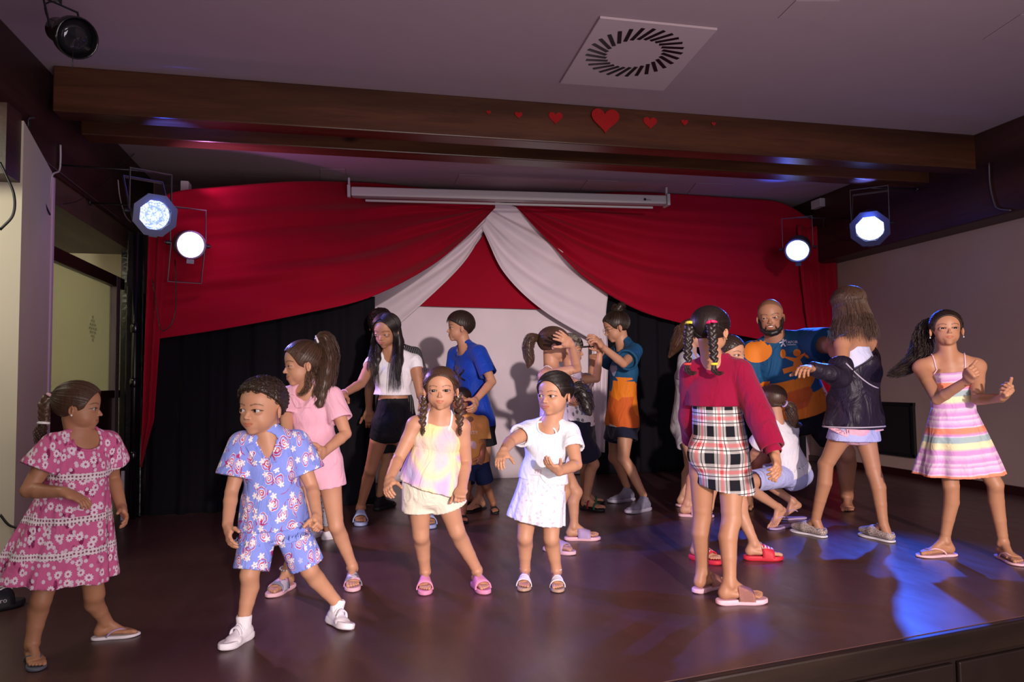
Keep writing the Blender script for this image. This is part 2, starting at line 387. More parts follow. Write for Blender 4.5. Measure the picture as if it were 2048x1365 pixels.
def sk(k):
    if k not in SKIN:
        c={'fair':(.60,.33,.22),'light':(.52,.27,.165),'tan':(.42,.205,.115),'brown':(.33,.15,.08),'deep':(.22,.10,.055)}[k]; SKIN[k]=skin_mat('skin '+k,c)
    return SKIN[k]
M_eye=plain('eye white',(.42,.38,.37),.2,.5); M_iris=plain('dark iris',(.035,.015,.007),.1,.7); M_pup=plain('pupil',(.003,.003,.003),.05,.8); M_teeth=plain('teeth',(.8,.76,.68),.25,.5); M_nail=None
M_cav=plain('mouth cavity',(.05,.008,.006),.7,.1)
def vframe(px,py,d):
    f=V(*(at(px,py,d)-CAM)); f[2]=0; f=nrm(f); r=np.cross(f,V(0,0,1)); return r,V(0,0,1),-f   # right, up, toward camera
def rotv(v,ax,a):
    ax=nrm(ax); return v*math.cos(a)+np.cross(ax,v)*math.sin(a)+ax*(ax@v)*(1-math.cos(a))
def solve(px,py,parent,L,sg):
    r=ray(px,py); o=parent-CAM; a=r@r; b=r@o; disc=b*b-a*(o@o-L*L); t0=b/a
    if disc<=0: 
        P=CAM+r*t0; return parent+nrm(P-parent)*L if np.linalg.norm(P-parent)>1.35*L else P
    q=math.sqrt(disc)/a; return CAM+r*(t0+q*sg)
PEOPLE=[]
class Person: pass
def person(label,D,s,skin,hair='dark',g=1.,hip=(0,0,0),hyaw=0,hroll=0,sh=(0,0,0),syaw=0,sroll=0,head=(0,0,0,100),look=(0,0,0),gaze=(0,0),
           armR=None,armL=None,legR=None,legL=None,smile=0,lid=1.,beard=0,scalp=0,adult=0,neck=1.,brow=1.,body_cut=None,fl=.165,fine=1.,cheek=1.,sdk=1.):
    p=Person(); p.s=s; p.g=g; p.D=D; k=s*g
    r_,u_,t_=vframe(hip[0],hip[1],D); p.vf=(r_,u_,t_)
    def dirs(yaw): a=math.radians(yaw); return nrm(math.cos(a)*t_+math.sin(a)*r_)
    p.hc=at(hip[0],hip[1],D+hip[2]); p.sc=at(sh[0],sh[1],D+sh[2])
    p.hf=dirs(hyaw); p.sf=dirs(syaw); p.hx=nrm(np.cross(p.hf,u_)); p.sx=nrm(np.cross(p.sf,u_))     # person's right
    p.hx=rotv(p.hx,p.hf,math.radians(hroll)); p.sx=rotv(p.sx,p.sf,math.radians(sroll))
    p.t=nrm(p.sc-p.hc); p.L=np.linalg.norm(p.sc-p.hc)
    hd=.052*s*g**.5; sd=(.103 if not adult else .118)*s*sdk
    p.hip={'R':p.hc+p.hx*hd,'L':p.hc-p.hx*hd}; p.sh={'R':p.sc+p.sx*sd,'L':p.sc-p.sx*sd}
    p.sf=nrm(np.cross(p.t,p.sx))*1.; p.sf=p.sf if p.sf@dirs(syaw)>0 else -p.sf
    p.loc=V(p.hc[0],p.hc[1],0.)
    # head
    hx,hy,hdz,hpx=head; p.hdep=D+hdz; p.head=at(hx,hy,p.hdep); p.H=hpx*p.hdep/FPX; ya,pi,ro=[math.radians(x) for x in look]
    hr,hu,ht=vframe(hx,hy,p.hdep); Y=math.cos(ya)*ht+math.sin(ya)*hr; X=np.cross(Y,hu); Y2=rotv(Y,X,pi); Z=np.cross(X,Y2); X=rotv(X,ht,-ro); Y2=rotv(Y2,ht,-ro); Z=rotv(Z,ht,-ro)
    p.A=np.array([X,Y2,Z]); H=p.H
    hl=lambda x,y,z: p.head+H*(x*X+y*Y2+z*Z); p.hl=hl
    toL=lambda P: ((P-p.head)@p.A.T)/H; p.toL=toL
    p.nb=p.sc+p.t*.012*s
    # limbs
    ua,fa=(.165*s,.145*s) if not adult else (.175*s,.15*s)
    p.arm={}; p.hand={}
    for sd_,a in (('R',armR),('L',armL)):
        if a is None: continue
        e=solve(a['e'][0],a['e'][1],p.sh[sd_],ua*a.get('k',1),a['e'][2]); w_=solve(a['w'][0],a['w'][1],e,fa*a.get('k',1),a['w'][2]); h_=solve(a['h'][0],a['h'][1],w_,.115*s,a['h'][2])
        p.arm[sd_]=(p.sh[sd_],e,w_); n=a.get('n',(0,0,-1)); n=n[0]*r_+n[1]*u_+n[2]*t_
        p.hand[sd_]=(w_,nrm(h_-w_),n,a)
    p.leg={}; p.foot={}
    for sd_,a in (('R',legR),('L',legL)):
        if a is None: continue
        hz,tz=a.get('z',(0,0)); o=flo(a['heel'][0],a['heel'][1],hz); tp=flo(a['toe'][0],a['toe'][1],tz); f=nrm(tp-o); L=fl*s*a.get('fk',1.)
        th=a.get('th',.012); l=nrm(np.cross(f,V(0,0,1)))
        if a.get('roll'): l=rotv(l,f,math.radians(a['roll']))
        n=np.cross(l,f); o=o+f*.02*s; b=o+n*th
        if a.get('pt'): ff=nrm(f*math.cos(a['pt'])-n*math.sin(a['pt'])); 
        p.foot[sd_]=dict(o=o,f=f,l=l,n=n,L=L,th=th,b=b,md=(-l if sd_=='R' else l))
        if a.get('lift'):   # heel raised off the sole: foot pitches about the toes
            fr=p.foot[sd_]; ang=a['lift']; tip=b+f*L*.85; f2=rotv(f,l,-ang); n2=np.cross(l,f2); fr['b']=tip-f2*L*.85; fr['f2']=f2; fr['n2']=n2
        fr=p.foot[sd_]; f2=fr.get('f2',f); n2=fr.get('n2',n); an=fr['b']+f2*.24*L+n2*.36*L; fr['an']=an
        kp=a['k']; hp=p.hip[sd_]; kd=(dep(hp)+dep(an))/2+kp[2]; kn=at(kp[0],kp[1],kd); p.leg[sd_]=(hp,kn,an)
    # ------------- body field
    B=G(.016*s); wh,th_=(hd+.046*k),.072*k
    ww,tw=.075*k,.062*k; wc,tc=.088*k,.066*k
    if adult: ww,tw,wc,tc=.088*k,.075*k,.105*k,.078*k
    a=lambda q: p.hc+p.t*p.L*q
    mixu=lambda q: nrm(p.hx*(1-q)+p.sx*q)
    p.sec=[(a(-.10),mixu(0),wh*.93,th_*.95),(a(.06),mixu(0),wh,th_),(a(.42),mixu(.4),ww,tw),(a(.76),mixu(.85),wc,tc),(a(.97),mixu(1),wc*.86,tc*.62)]
    for i in range(4):
        q0,q1=p.sec[i],p.sec[i+1]; B.add(EC(q0[0],q1[0],q0[1],q0[2],q0[3],q1[2],q1[3],ub=q1[1]))
    rS=.033*k+.004
    for sd_ in 'RL': B.add(Cone(p.sc+(p.sh[sd_]-p.sc)*.35+p.t*.006*s,p.sh[sd_],.034*k,rS))
    hb=p.hc-p.hf*.022*k
    for sd_ in 'RL': B.add(EL(hb+(p.hip[sd_]-p.hc)*.8-p.hf*.012*k-V(0,0,.01*s),(.05*k,.055*k,.055*k)))
    rn=(.215 if not adult else .27)*H*neck
    B.add(Cone(p.nb-p.t*.02*s,hl(0,-.10,-.22),rn*1.12,rn),Cone(p.nb+p.t*.046*s,p.sc+p.sx*sd*.86+p.t*.016*s,rn*.66,.027*k),Cone(p.nb+p.t*.046*s,p.sc-p.sx*sd*.86+p.t*.016*s,rn*.66,.027*k))
    p.rn=rn; p.sd=sd
    p.r={'ua':.029*k+.002,'el':.022*k+.002,'fa':.0235*k+.002,'wr':.0155*k+.002,'th':.050*k,'kn':.034*k,'ca':.034*k,'an':.0205*k+.002}
    if adult:
        for q,m in (('ua',1.2),('el',1.15),('fa',1.2),('wr',1.15),('an',1.1),('ca',1.15)): p.r[q]*=m
    R=p.r
    for sd_,(S_,E_,W_) in p.arm.items():
        m=E_+(W_-E_)*.28; B.add(Chain([S_,S_+(E_-S_)*.45,E_,m,W_],[rS*.98,R['ua'],R['el']*1.02,R['fa'],R['wr']]))
    for sd_,(Hp,K,An) in p.leg.items():
        back=nrm(np.cross(An-K,p.hx)); bk=-p.foot[sd_]['f']; bk=nrm(bk-(An-K)*(bk@(An-K))/((An-K)@(An-K)))
        c1=K+(An-K)*.30+bk*.010*k; c2=K+(An-K)*.62+bk*.004*k; h1=Hp+(K-Hp)*.35
        B.add(Chain([Hp-p.t*.01*s,h1,K-(K-Hp)*.12,K,c1,c2,An+(K-An)*.12,An],[R['th']*1.06,R['th']*.98,R['kn']*1.06,R['kn'],R['ca']*1.0,R['ca']*.82,R['an']*1.05,R['an']]))
        B.add(EL(K-bk*.012*k,(.024*k,.024*k,.028*k)),k=.02*k)
        fr=p.foot[sd_]; f,n,l,L,b=fr.get('f2',fr['f']),fr.get('n2',fr['n']),fr['l'],fr['L'],fr['b']; md=fr['md']; q=(lambda x,y,z,b=b,L=L,f=f,md=md,n=n: b+L*(f*x+md*y+n*z)); fr['q']=q
        if not (legR if sd_=='R' else legL).get('shoe'):
            B.add(Cone(q(.11,0,.115),q(.24,0,.36),.115*L,R['an']),EC(q(.16,0,.12),q(.70,.01,.075),l,.125*L,.115*L,.185*L,.065*L),Cone(q(.27,0,.32),q(.62,.03,.11),.115*L,.07*L),EL(q(.25,.10,.30),(.05*L,)*3),EL(q(.24,-.10,.27),(.05*L,)*3),k=.010*s)
    p.B=B
    # hands
    p.handboxes=[]; HG=[]
    for sd_,(W_,d,n,a) in p.hand.items():
        Lh=.118*s*a.get('hs',1.); n=nrm(n-d*(n@d)); l=np.cross(d,n)*(1 if sd_=='R' else -1); cu=a.get('curl',.35); sp=a.get('spread',.12); q=lambda x,y,z,d=d,l=l,n=n,W_=W_,Lh=Lh: W_+Lh*(d*x+l*y+n*z)
        g_=G(.010*s); g_.add(EC(q(-.02,0,0),q(.20,.0,0),l,R['wr']*1.02,R['wr']*.85,.19*Lh,.105*Lh),EC(q(.18,0,0),q(.50,-.005,0),l,.20*Lh,.105*Lh,.205*Lh,.075*Lh),Cone(q(.12,.12,.04),q(.34,.20,.05),.09*Lh,.075*Lh))
        E_=p.arm[sd_][1]; g_.add(Cone(E_+(W_-E_)*.6,W_,R['fa']+(R['wr']-R['fa'])*.47,R['wr']))
        tips=[]
        for i,(y,ln,rr) in enumerate(((.145,.40,.056),(.05,.45,.057),(-.05,.41,.055),(-.142,.32,.049))):
            ci=cu[i] if isinstance(cu,(list,tuple)) else cu*(1+.12*i)
            dd=nrm(d+l*sp*(1.5-i)*.55); P0=q(.47,y,0); pts=[q(.38,y*.85,0),P0]; v=dd; rs=[rr*Lh*1.05,rr*Lh]
            for j,(fr_,an_) in enumerate(((.44,.75),(.32,1.15),(.24,.8))):
                v=rotv(v,l*(1 if sd_=='R' else -1),-an_*ci*1.25 if False else an_*ci*1.25); 
                pts.append(pts[-1]+v*ln*fr_*Lh); rs.append(rr*Lh*(1-.09*(j+1)))
            gg=G(.004); gg.add(chain(pts,rs)); HG.append(gg); tips.append(pts[-1])
        tc_=a.get('thumb',.5); tv=nrm(d*(.55)+l*(.75*(1-tc_)+.25)+n*(.25+.55*tc_)); T0=q(.20,.15,.03); T1=T0+tv*.27*Lh; tv2=nrm(tv+d*.5+n*tc_*.3); T2=T1+tv2*.24*Lh
        g_.add(chain([T0,T1,T2],[.085*Lh,.064*Lh,.05*Lh]),k=.005*s); HG.append(g_)
        P=np.array(tips+[q(-.05,-.2,-.1),q(-.05,.2,.1),T2,q(.55,.24,0),q(.55,-.24,0),q(.1,.2,-.15),q(.1,-.2,.15)]); p.handboxes.append((P.min(0)-.02*s,P.max(0)+.02*s)); p.hand[sd_]+=(q,tips,Lh)
    # toes (own small groups so they stay separate)
    footboxes=[]
    for sd_,fr in p.foot.items():
        if (legR if sd_=='R' else legL).get('shoe') or fr.get('noshow'): continue
        q=fr['q']; L=fr['L']
        for y,x,r0 in ((.125,.975,.052),(.045,.955,.037),(-.018,.925,.034),(-.075,.885,.032),(-.125,.84,.030)):
            gg=G(.003); gg.add(Cone(q(.68,y*.85,.07),q(x-.10,y,.062),r0*L*1.1,r0*L),Cone(q(x-.10,y,.062),q(x-.03,y,.045),r0*L,r0*L*.95)); HG.append(gg)
        P=np.array([q(.5,-.2,0),q(.5,.2,0),q(1.05,.2,0),q(1.05,-.2,0),q(.5,0,.25)]); footboxes.append((P.min(0)-.01,P.max(0)+.01))
    # ------------- head field
    Fh=G(.03*H); e=lambda c,r,k=None,T=None: Fh.add(EL(hl(*c),tuple(H*x for x in r),p.A if T is None else T),k=k)
    CRX,CRY=(.345,.415) if adult else (.370,.435); p.cr=(CRX,CRY,.365)
    Fh.add(EL(hl(0,-.07,.135),(CRX*H,CRY*H,.365*H),p.A)); fw_=1. if s<1.08 else .93; cheek=cheek*(1. if s<1.08 else .88)
    if adult:
        e((0,.06,-.17),(.275,.27,.33),.10*H); e((0,.17,-.40),(.10,.09,.075),.08*H); e((.17,.02,-.27),(.09,.14,.13),.08*H); e((-.17,.02,-.27),(.09,.14,.13),.08*H)
    else:
        e((0,.055,-.14),(.292*fw_,.290,.32),.10*H); e((0,.225,-.402),(.078,.072,.060),.07*H); e((.148*fw_,.135,-.205),(.122*cheek,.130,.120),.08*H); e((-.148*fw_,.135,-.205),(.122*cheek,.130,.120),.08*H)
    e((0,.262,-.27),(.13,.085,.11),.05*H)                                   # muzzle
    e((0,.265,.075),(.19,.05,.035),.06*H)                                   # brow ridge
    for sx in (1,-1):                                                      # sockets
        Fh.carve(EL(hl(sx*.15,.385,-.025),(.080*H,.040*H,.050*H),p.A),.05*H)
    N=G(.02*H)
    # nose
    nz=[(0,.305,-.02),(0,.358,-.09),(0,.394,-.148)] if not adult else [(0,.300,-.01),(0,.342,-.085),(0,.380,-.145)]; nq=1. if adult else .82
    Hd=G(.03*H); 
    NZ=[Cone(hl(*nz[0]),hl(*nz[1]),.024*H*nq,.030*H*nq),Cone(hl(*nz[1]),hl(*nz[2]),.030*H*nq,.040*H*nq),EL(hl(.042*nq,.350,-.160),(.028*H*nq,.042*H,.026*H*nq),p.A),EL(hl(-.042*nq,.350,-.160),(.028*H*nq,.042*H,.026*H*nq),p.A)]
    sm=smile; mz=-.268; lc=((.092 if adult else .086)+.035*sm); ly=.318+(0 if adult else .020)
    up=[(-lc,.285-.02*sm,mz+.010+.030*sm),(-.04,ly,mz+.014),(0,ly+.006,mz+.010),(.04,ly,mz+.014),(lc,.285-.02*sm,mz+.010+.030*sm)]
    lo_=[(-lc,.285-.02*sm,mz+.010+.030*sm),(-.04,ly-.006,mz-.022-.02*sm),(0,ly-.002,mz-.028-.03*sm),(.04,ly-.006,mz-.022-.02*sm),(lc,.285-.02*sm,mz+.010+.030*sm)]
    UP=chain([hl(*x) for x in up],[H*x for x in(.007,.014,.015,.014,.007)]); LO=chain([hl(*x) for x in lo_],[H*x for x in(.007,.017,.020,.017,.007)])
    eyes=[]; er=.078*H
    for sx in (1,-1): eyes.append(hl(sx*.150,(.240 if adult else .250),-.03))
    EAR=[]
    for sx in (1,-1):
        ex=np.array([nrm(X*sx*.92-Y2*.42),nrm(Y2*.92+X*sx*.42),Z]); EAR.append((hl(sx*(.352 if adult else .375),-.045,-.06),ex))
    hd2=G(.03*H); hd2.u=list(Fh.u); 
    class Face:
        def box(s_): return p.head-H*.75,p.head+H*.75
        def d(s_,Xg,Yg,Zg):
            a=None
            for q,k_ in Fh.u: 
                v=q.d(Xg,Yg,Zg); a=v if a is None else smin(a,v,k_)
            for q,k_,_ in Fh.c: a=smax(a,-q.d(Xg,Yg,Zg),k_)
            for q in NZ: a=smin(a,q.d(Xg,Yg,Zg),.022*H)
            for c in eyes: a=smin(a,EL(c+Y2*.004*H,((er+.007*H),)*3,p.A).d(Xg,Yg,Zg),.018*H)
            for q in UP+LO: a=smin(a,q.d(Xg,Yg,Zg),.010*H)
            if smile>.6: a=smax(a,-EL(hl(0,ly+.015,mz-.002),(.085*H,.07*H,.026*H),p.A).d(Xg,Yg,Zg),.006*H)
            else:
                for q in chain([hl(x,y+.016,z-.010-.004*sm) for x,y,z in up],[.004*H,.0065*H,.0065*H,.0065*H,.004*H]): a=smax(a,-q.d(Xg,Yg,Zg),.005*H)
            for i,c in enumerate(eyes):
                sx=1 if i==0 else -1; ap=EL(c+Y2*.092*H,(.078*H,.09*H,.0285*H*lid),p.A); a=smax(a,-ap.d(Xg,Yg,Zg),.006*H)
            for sx in (1,-1): a=smax(a,-EL(hl(sx*.024,.345+(0 if adult else .025),-.182),(.013*H,.02*H,.016*H),p.A).d(Xg,Yg,Zg),.006*H)
            for c,ex in EAR:
                o=EL(c,(.034*H,.065*H,.105*H),ex).d(Xg,Yg,Zg); o=smax(o,-EL(c+ex[0]*.030*H+ex[1]*.006*H,(.026*H,.040*H,.068*H),ex).d(Xg,Yg,Zg),.012*H)
                o=smin(o,EL(c+ex[1]*.035*H+ex[0]*.012*H-Z*.01*H,(.014*H,.022*H,.03*H),ex).d(Xg,Yg,Zg),.012*H); o=smin(o,EL(c-Z*.085*H+ex[1]*.012*H,(.022*H,.032*H,.03*H),ex).d(Xg,Yg,Zg),.012*H); a=smin(a,o,.016*H)
            return a
    # polygonise at three resolutions
    pxm=max(.0011,D/FPX); hB=max(.0048,1.5*pxm)*fine; hH=max(.0021,.62*pxm)*fine; hN=max(.0019,.60*pxm)*fine
    lo,hi=B.box()
    boxes=[(p.head-H*.62,p.head+H*.62,hH)]+[(a,b,hN) for a,b in p.handboxes]+[(a,b,hN) for a,b in footboxes]
    bl=np.min([b[0] for b in boxes]+[lo],0); bh=np.max([b[1] for b in boxes]+[hi],0)
    lo=np.maximum(lo,bl)-3*hB; hi=hi+3*hB
    if B.box()[0][2]<-50: lo[2]=-.05
    B2=G(); B2.u=list(B.u)+[(Face(),.035*H)]
    v,q=poly([B]+HG,hB,0.004,lo,hi); c=v[q].mean(1); keep=np.ones(len(q),bool)
    for a,b,_ in boxes: keep&=~((c>a+hB*.8)&(c<b-hB*.8)).all(1)
    parts=[sub(v,q,keep)]
    for i,(a,b,h) in enumerate(boxes):
        v,q=poly([B2 if i==0 else B]+HG,h,0.003,a-2*h,b+2*h); c=v[q].mean(1); kp=((c>a)&(c<b)).all(1)
        for a2,b2,_ in boxes[:i]: kp&=~((c>a2)&(c<b2)).all(1)
        parts.append(sub(v,q,kp))
    vs=[];qs=[];n0=0
    for v,q in parts: vs.append(v); qs.append(q+n0); n0+=len(v)
    v=np.concatenate(vs); q=np.concatenate(qs)
    # tint: lips, brows + lashes, stubble
    l=toL(v); x,y,z=np.abs(l[:,0]),l[:,1],l[:,2]; xs=l[:,0]; tint=np.zeros((len(v),4)); tint[:,3]=1
    def seg(pts,P=None):
        Q=np.stack([xs,z],1); d=np.full(len(v),9.)
        for i in range(len(pts)-1):
            a=V(*pts[i]); b=V(*pts[i+1]); ab=b-a; h=np.clip(((Q-a)@ab)/(ab@ab),0,1); d=np.minimum(d,np.linalg.norm(Q-a-h[:,None]*ab,axis=1))
        return d
    front=(y>.16)&(np.abs(z)<.6)
    dl=np.minimum(seg([(a[0],a[2]) for a in up]),seg([(a[0],a[2]) for a in lo_])); tint[:,0]=np.where(front,np.clip((.022-dl)/.010,0,1)*.8,0)
    Qx=np.abs(xs); 
    def segx(pts):
        Q=np.stack([Qx,z],1); d=np.full(len(v),9.)
        for i in range(len(pts)-1):
            a=V(*pts[i]); b=V(*pts[i+1]); ab=b-a; h=np.clip(((Q-a)@ab)/(ab@ab),0,1); d=np.minimum(d,np.linalg.norm(Q-a-h[:,None]*ab,axis=1)+.006*h)
        return d
    db=segx([(.065,.068),(.135,.092),(.205,.088),(.250,.062)]); br=np.clip((.018*brow-db)/.012,0,1)*.75
    en=np.sqrt(((Qx-.150)/.078)**2+((z+.03)/(.0285*lid))**2); la=np.where((z>-.03),np.clip((1.36-en)/.18,0,1),np.clip((1.12-en)/.12,0,1)*.35)
    tint[:,1]=np.where(front,np.maximum(br,la*.85),0)
    if beard:
        jaw=(z<-.10)&(y>.02)&(z>-.50)&(Qx<.33); edge=np.clip((Qx-.185+.25*(-.25-z))/.05,0,1); mo=np.clip((-.335-z)/.04,0,1); mu=np.clip((.022-seg([(-.14,-.36),(-.12,-.25),(0,-.222),(.12,-.25),(.14,-.36)]))/.012,0,1)
        tint[:,2]=np.where(jaw,np.clip(np.maximum(np.maximum(edge*np.clip((Qx-.2)/.05,0,1),mo),mu)*(1-tint[:,0]),0,1),0)*.93
    if scalp:
        sc_=np.clip((z-(.36-.95*np.clip(.28-y,0,.6)))/.06,0,1); tint[:,2]=np.maximum(tint[:,2],np.where((z>-.30)&(Qx<.335),sc_*scalp,0))
    p.root=thing('person',label,'person',p.loc)
    p.body=link('body',v,q,sk(skin) if isinstance(skin,str) else skin,p.root,attrs={'tint':tint}); p.bv=v; p.bq=q
    p.bvh=BVHTree.FromPolygons(v.tolist(),q.tolist())
    if beard:
        J=[(.315,.02,-.06),(.295,.05,-.20),(.235,.12,-.34),(.12,.20,-.44),(0,.235,-.465)]; g=G(.02*H)
        for sx in (1,-1): g.add(Chain([hl(sx*a,b,c) for a,b,c in J],[H*x for x in(.022,.045,.078,.092,.090)]),Chain([hl(sx*.125,.27,-.235),hl(sx*.14,.255,-.30),hl(sx*.13,.22,-.39)],[H*.018,H*.022,H*.03]))
        for sx in (1,-1): g.add(Chain([hl(0,.335,-.222),hl(sx*.07,.315,-.228),hl(sx*.13,.27,-.25)],[H*.010,H*.015,H*.013]),k=.006*H)
        g.carve(EL(hl(0,.36,-.285),(.095*H,.14*H,.045*H),p.A),.008*H)
        link('beard',*poly([g],H/70,0),hm('black'),p.root)
    # eyes
    for i,c in enumerate(eyes):
        gy,gp=[math.radians(a) for a in gaze]; g_=nrm(Y2+hr*math.tan(gy)+Z*math.tan(gp)); mb=MB(); n=20; rings=[0,.24,.58,.60,.9,1.4,2.0]
        prof=[(er*math.cos(a)+(.0 if a>.55 else .02*er),max(1e-5,er*math.sin(a))) for a in rings]; mb.lathe(c,g_,prof,n,False)
        o=link('eye',mb.v,mb.f,[M_eye,M_iris,M_pup],p.root); nf=len(rings)-1
        for j,pf in enumerate(o.data.polygons): pf.material_index={0:2,1:1,2:1}.get(j//n,0)
    if smile>.6: link('teeth',*poly([G().add(EL(hl(0,ly-.028,mz+.002),(.080*H,.045*H,.024*H),p.A))],H/60),M_teeth,p.root)
    PEOPLE.append(p); return p
# ---------------------------------------------------------------- garments
def gcoord(p,v):
    d=v-p.hc; ax=p.t; u=p.hx; f=nrm(np.cross(ax,u)); f=f if f@p.vf[2]>0 else -f; x=d@(-u); y=d@f; z=d@ax; th=np.arctan2(x,y); r=np.hypot(x,y); g=th*(np.maximum(r,.06*p.s) if not getattr(p,'flatr',0) else p.flatr); return np.stack([g,y,z],1)
def cloth(p,name,groups,mat,h=None,kk=.008,label=None,it=1):
    h=h or max(.0052,1.5*p.D/FPX); v,q=poly(groups,h,kk); v=relax(v,q,it,.5)
    o=link(name,v,q,mat,p.root,attrs={'gc':gcoord(p,v)})
    if label: o['label']=label
    o['_n']=len(v); p.last=(v,q); return o
def torso(p,off,lo=-.1,hi=1.,k=.02,extra=None):
    g=G(k*p.s)
    for i in range(4):
        q0,q1=p.sec[i],p.sec[i+1]; g.add(EC(q0[0],q1[0],q0[1],q0[2]+off,q0[3]+off,q1[2]+off,q1[3]+off,ub=q1[1]))
    return g
def A(p,q): return p.hc+p.t*p.L*q
def tee(p,mat,off=.013,hem=-.12,flare=.0,sleeve=.55,sr=1.25,neckr=(.050,.056,.036),v=None,cap=True,name='shirt',wrk=.003,label=None,bothem=None,arms='RL',sdrop=0,sflat=None,full=None,k=.02,fold=None,nofs=.022,band_=True):
    s=p.s; g=torso(p,off,k=k); g.disp=wr(wrk*s,24/s,(len(label or name)*3)%7); hq=A(p,hem); w0,t0=p.sec[1][2]+off,p.sec[1][3]+off
    e=EC(A(p,.25),hq-p.t*.03,p.hx,w0*.97,t0*.97,w0*(1+flare),t0*(1+flare)); e.fold=fold; g.add(e)
    for sd in arms:
        if sd in p.sh: g.add(Cone(p.sc,p.sh[sd],.034*s*p.g+off*.7,.034*s*p.g+off*.7)); sg_=1 if sd=='R' else -1; g.add(Cone(p.nb+p.t*.046*s,p.sc+p.sx*sg_*p.sd*.86+p.t*.016*s,p.rn*.66+off*.6,.027*s*p.g+off*.6))
    g.cut(HS(hq,-(bothem if bothem is not None else p.t)))
    ie=EC(hq+p.t*.05*s,hq-p.t*.1,p.hx,w0*(1+flare)-.012,t0*(1+flare)-.012,w0*(1+flare)-.010,t0*(1+flare)-.010,flat='lim'); ie.fold=fold
    if flare>.05: g.carve(ie)
    gs=[g]
    nc=p.nb+p.sf*.018*s+p.t*nofs*s
    if sleeve:
        for sd in arms:
            if sd not in p.arm: continue
            S_,E_,W_=p.arm[sd]; fr=sleeve if sleeve<=1 else 1
            gg=G(.012*s); gg.disp=g.disp; ra=p.r['ua']; r0=ra+off*1.3; r1=ra*sr+off
            En=S_+(E_-S_)*fr; gg.add(Cone(S_-(E_-S_)*.05,En+(E_-S_)*.05,r0,r1))
            if sleeve>1: En=E_+(W_-E_)*(sleeve-1); gg.add(Cone(E_,En+(W_-E_)*.04,r1,r1*.9)); dn=nrm(W_-E_)
            else: dn=nrm(E_-S_)
            gg.cut(HS(En,dn)); wl=max(.010,2.3*max(.0052,1.5*p.D/FPX)); oo=nrm(np.cross(dn,V(.2,.3,.9))); rb=r0+(r1-r0)*.72 if sleeve<=1 else r1*.9; rr1=(r1 if sleeve<=1 else r1*.9)-wl; gg.carve(EC(En-dn*.022*s,En+dn*.08,oo,rb-wl,rb-wl,rr1*1.1,rr1*1.1,flat='lim') if rb-wl>.01 else Cone(En,En+dn*.05,.004,.004)); gs.append(gg)
    for q in gs:
        q.carve(EL(nc,(neckr[0]*s,neckr[1]*s,neckr[2]*s),np.array([p.sx,p.sf,p.t])))
        if v: 
            vt=p.sc+p.sf*.10*s-p.t*v*s; q.carve(Cone(nc+p.sf*.03*s,vt,.034*s,.004),.004)
    ob=cloth(p,name,gs,mat,label=label,kk=.012); keep=p.last
    if band_: 
        d_=keep[0]-nc; ax_=np.stack([d_@p.sx,d_@p.sf,d_@p.t],1); el=np.sqrt(((ax_/(np.array(neckr)*s))**2).sum(1)); cand=np.where((el>.93)&(el<1.10))[0]; bins={}
        for ci in cand:
            r=p.bvh.find_nearest(Vector(keep[0][ci])); a=int((math.atan2(ax_[ci,1]/neckr[1],ax_[ci,0]/neckr[0])+PI)/(2*PI)*26)%26; dd=r[3] if (Vector(keep[0][ci])-r[0]).dot(r[1])>0 else -r[3]
            if dd>bins.get(a,(-9,))[0]: bins[a]=(dd,keep[0][ci])
        ring=[bins[a][1] if a in bins and bins[a][0]>off*.3 else None for a in range(26)]; ok=sum(x is not None for x in ring); segs=[]
        if ok>12 and not v:
            f_=[x for x in ring if x is not None]; n_=len(f_); f_=[(f_[k_-1]+2*f_[k_]+f_[(k_+1)%n_])/4 for k_ in range(n_)]; segs=[spline(f_+[f_[0]],56)]
        mb=MB()
        for sgm in segs:
            if len(sgm)>3: mb.tube(sgm,.0040*s+.0012,7)
        if mb.v: 
            o=mb.build('neckband',mat,p.root,True); reparent(o,ob); o.data.attributes.new('gc','FLOAT_VECTOR','POINT').data.foreach_set('vector',gcoord(p,np.array(mb.v)).astype(np.float32).ravel())
    p.last=keep; return ob
def skirt(p,mat,top=.35,bot=-.5,w=(1.02,1.8),off=.014,n=9,amp=.09,ph=0,axis=None,name='skirt',label=None,tk=1.,shift=(0,0,0),hemn=None,thin=None,butt=False):
    s=p.s; thin=thin or 2.6*max(.0052,1.5*p.D/FPX); a=A(p,top); b=A(p,0)+(A(p,bot)-A(p,0) if axis is None else axis)+V(*shift); q=p.sec
    def wat(x):
        fr=[(-.1,q[0]),(.06,q[1]),(.42,q[2]),(.76,q[3]),(.97,q[4])]; xs=[f[0] for f in fr]; return np.interp(x,xs,[f[1][2] for f in fr])+off,np.interp(x,xs,[f[1][3] for f in fr])+off
    w0,t0=wat(top); g=G(0); g.disp=wr(.0022*s,26/s,ph)
    def mk(o):
        e=EC(a,b,p.hx,w0*w[0]+o,t0*w[0]+o,w0*w[1]+o,t0*w[1]*tk+o,flat=True if o==0 else 'lim'); e.fold=(n,amp,ph); return e
    g.add(mk(0)); d=nrm(b-a); g.cut(HS(a,-d)).cut(HS(b,hemn if hemn is not None else d)); g.carve(mk(-thin)); 
    if butt:
        for sd in 'RL': g.add(EL(p.hc-p.hf*.034*s*p.g-V(0,0,.01*s)+(p.hip[sd]-p.hc)*.8,(.055*s*p.g+off,)*3),k=.03)
    # leave the top closed over the waist
    g2=G(0).add(EC(a,a+d*.05*s,p.hx,w0*w[0],t0*w[0],w0*w[0]*1.02,t0*w[0]*1.02,flat=True)); g2.cut(HS(a,-d)).cut(HS(a+d*.03*s,d))
    return cloth(p,name,[g,g2],mat,label=label,kk=.004)
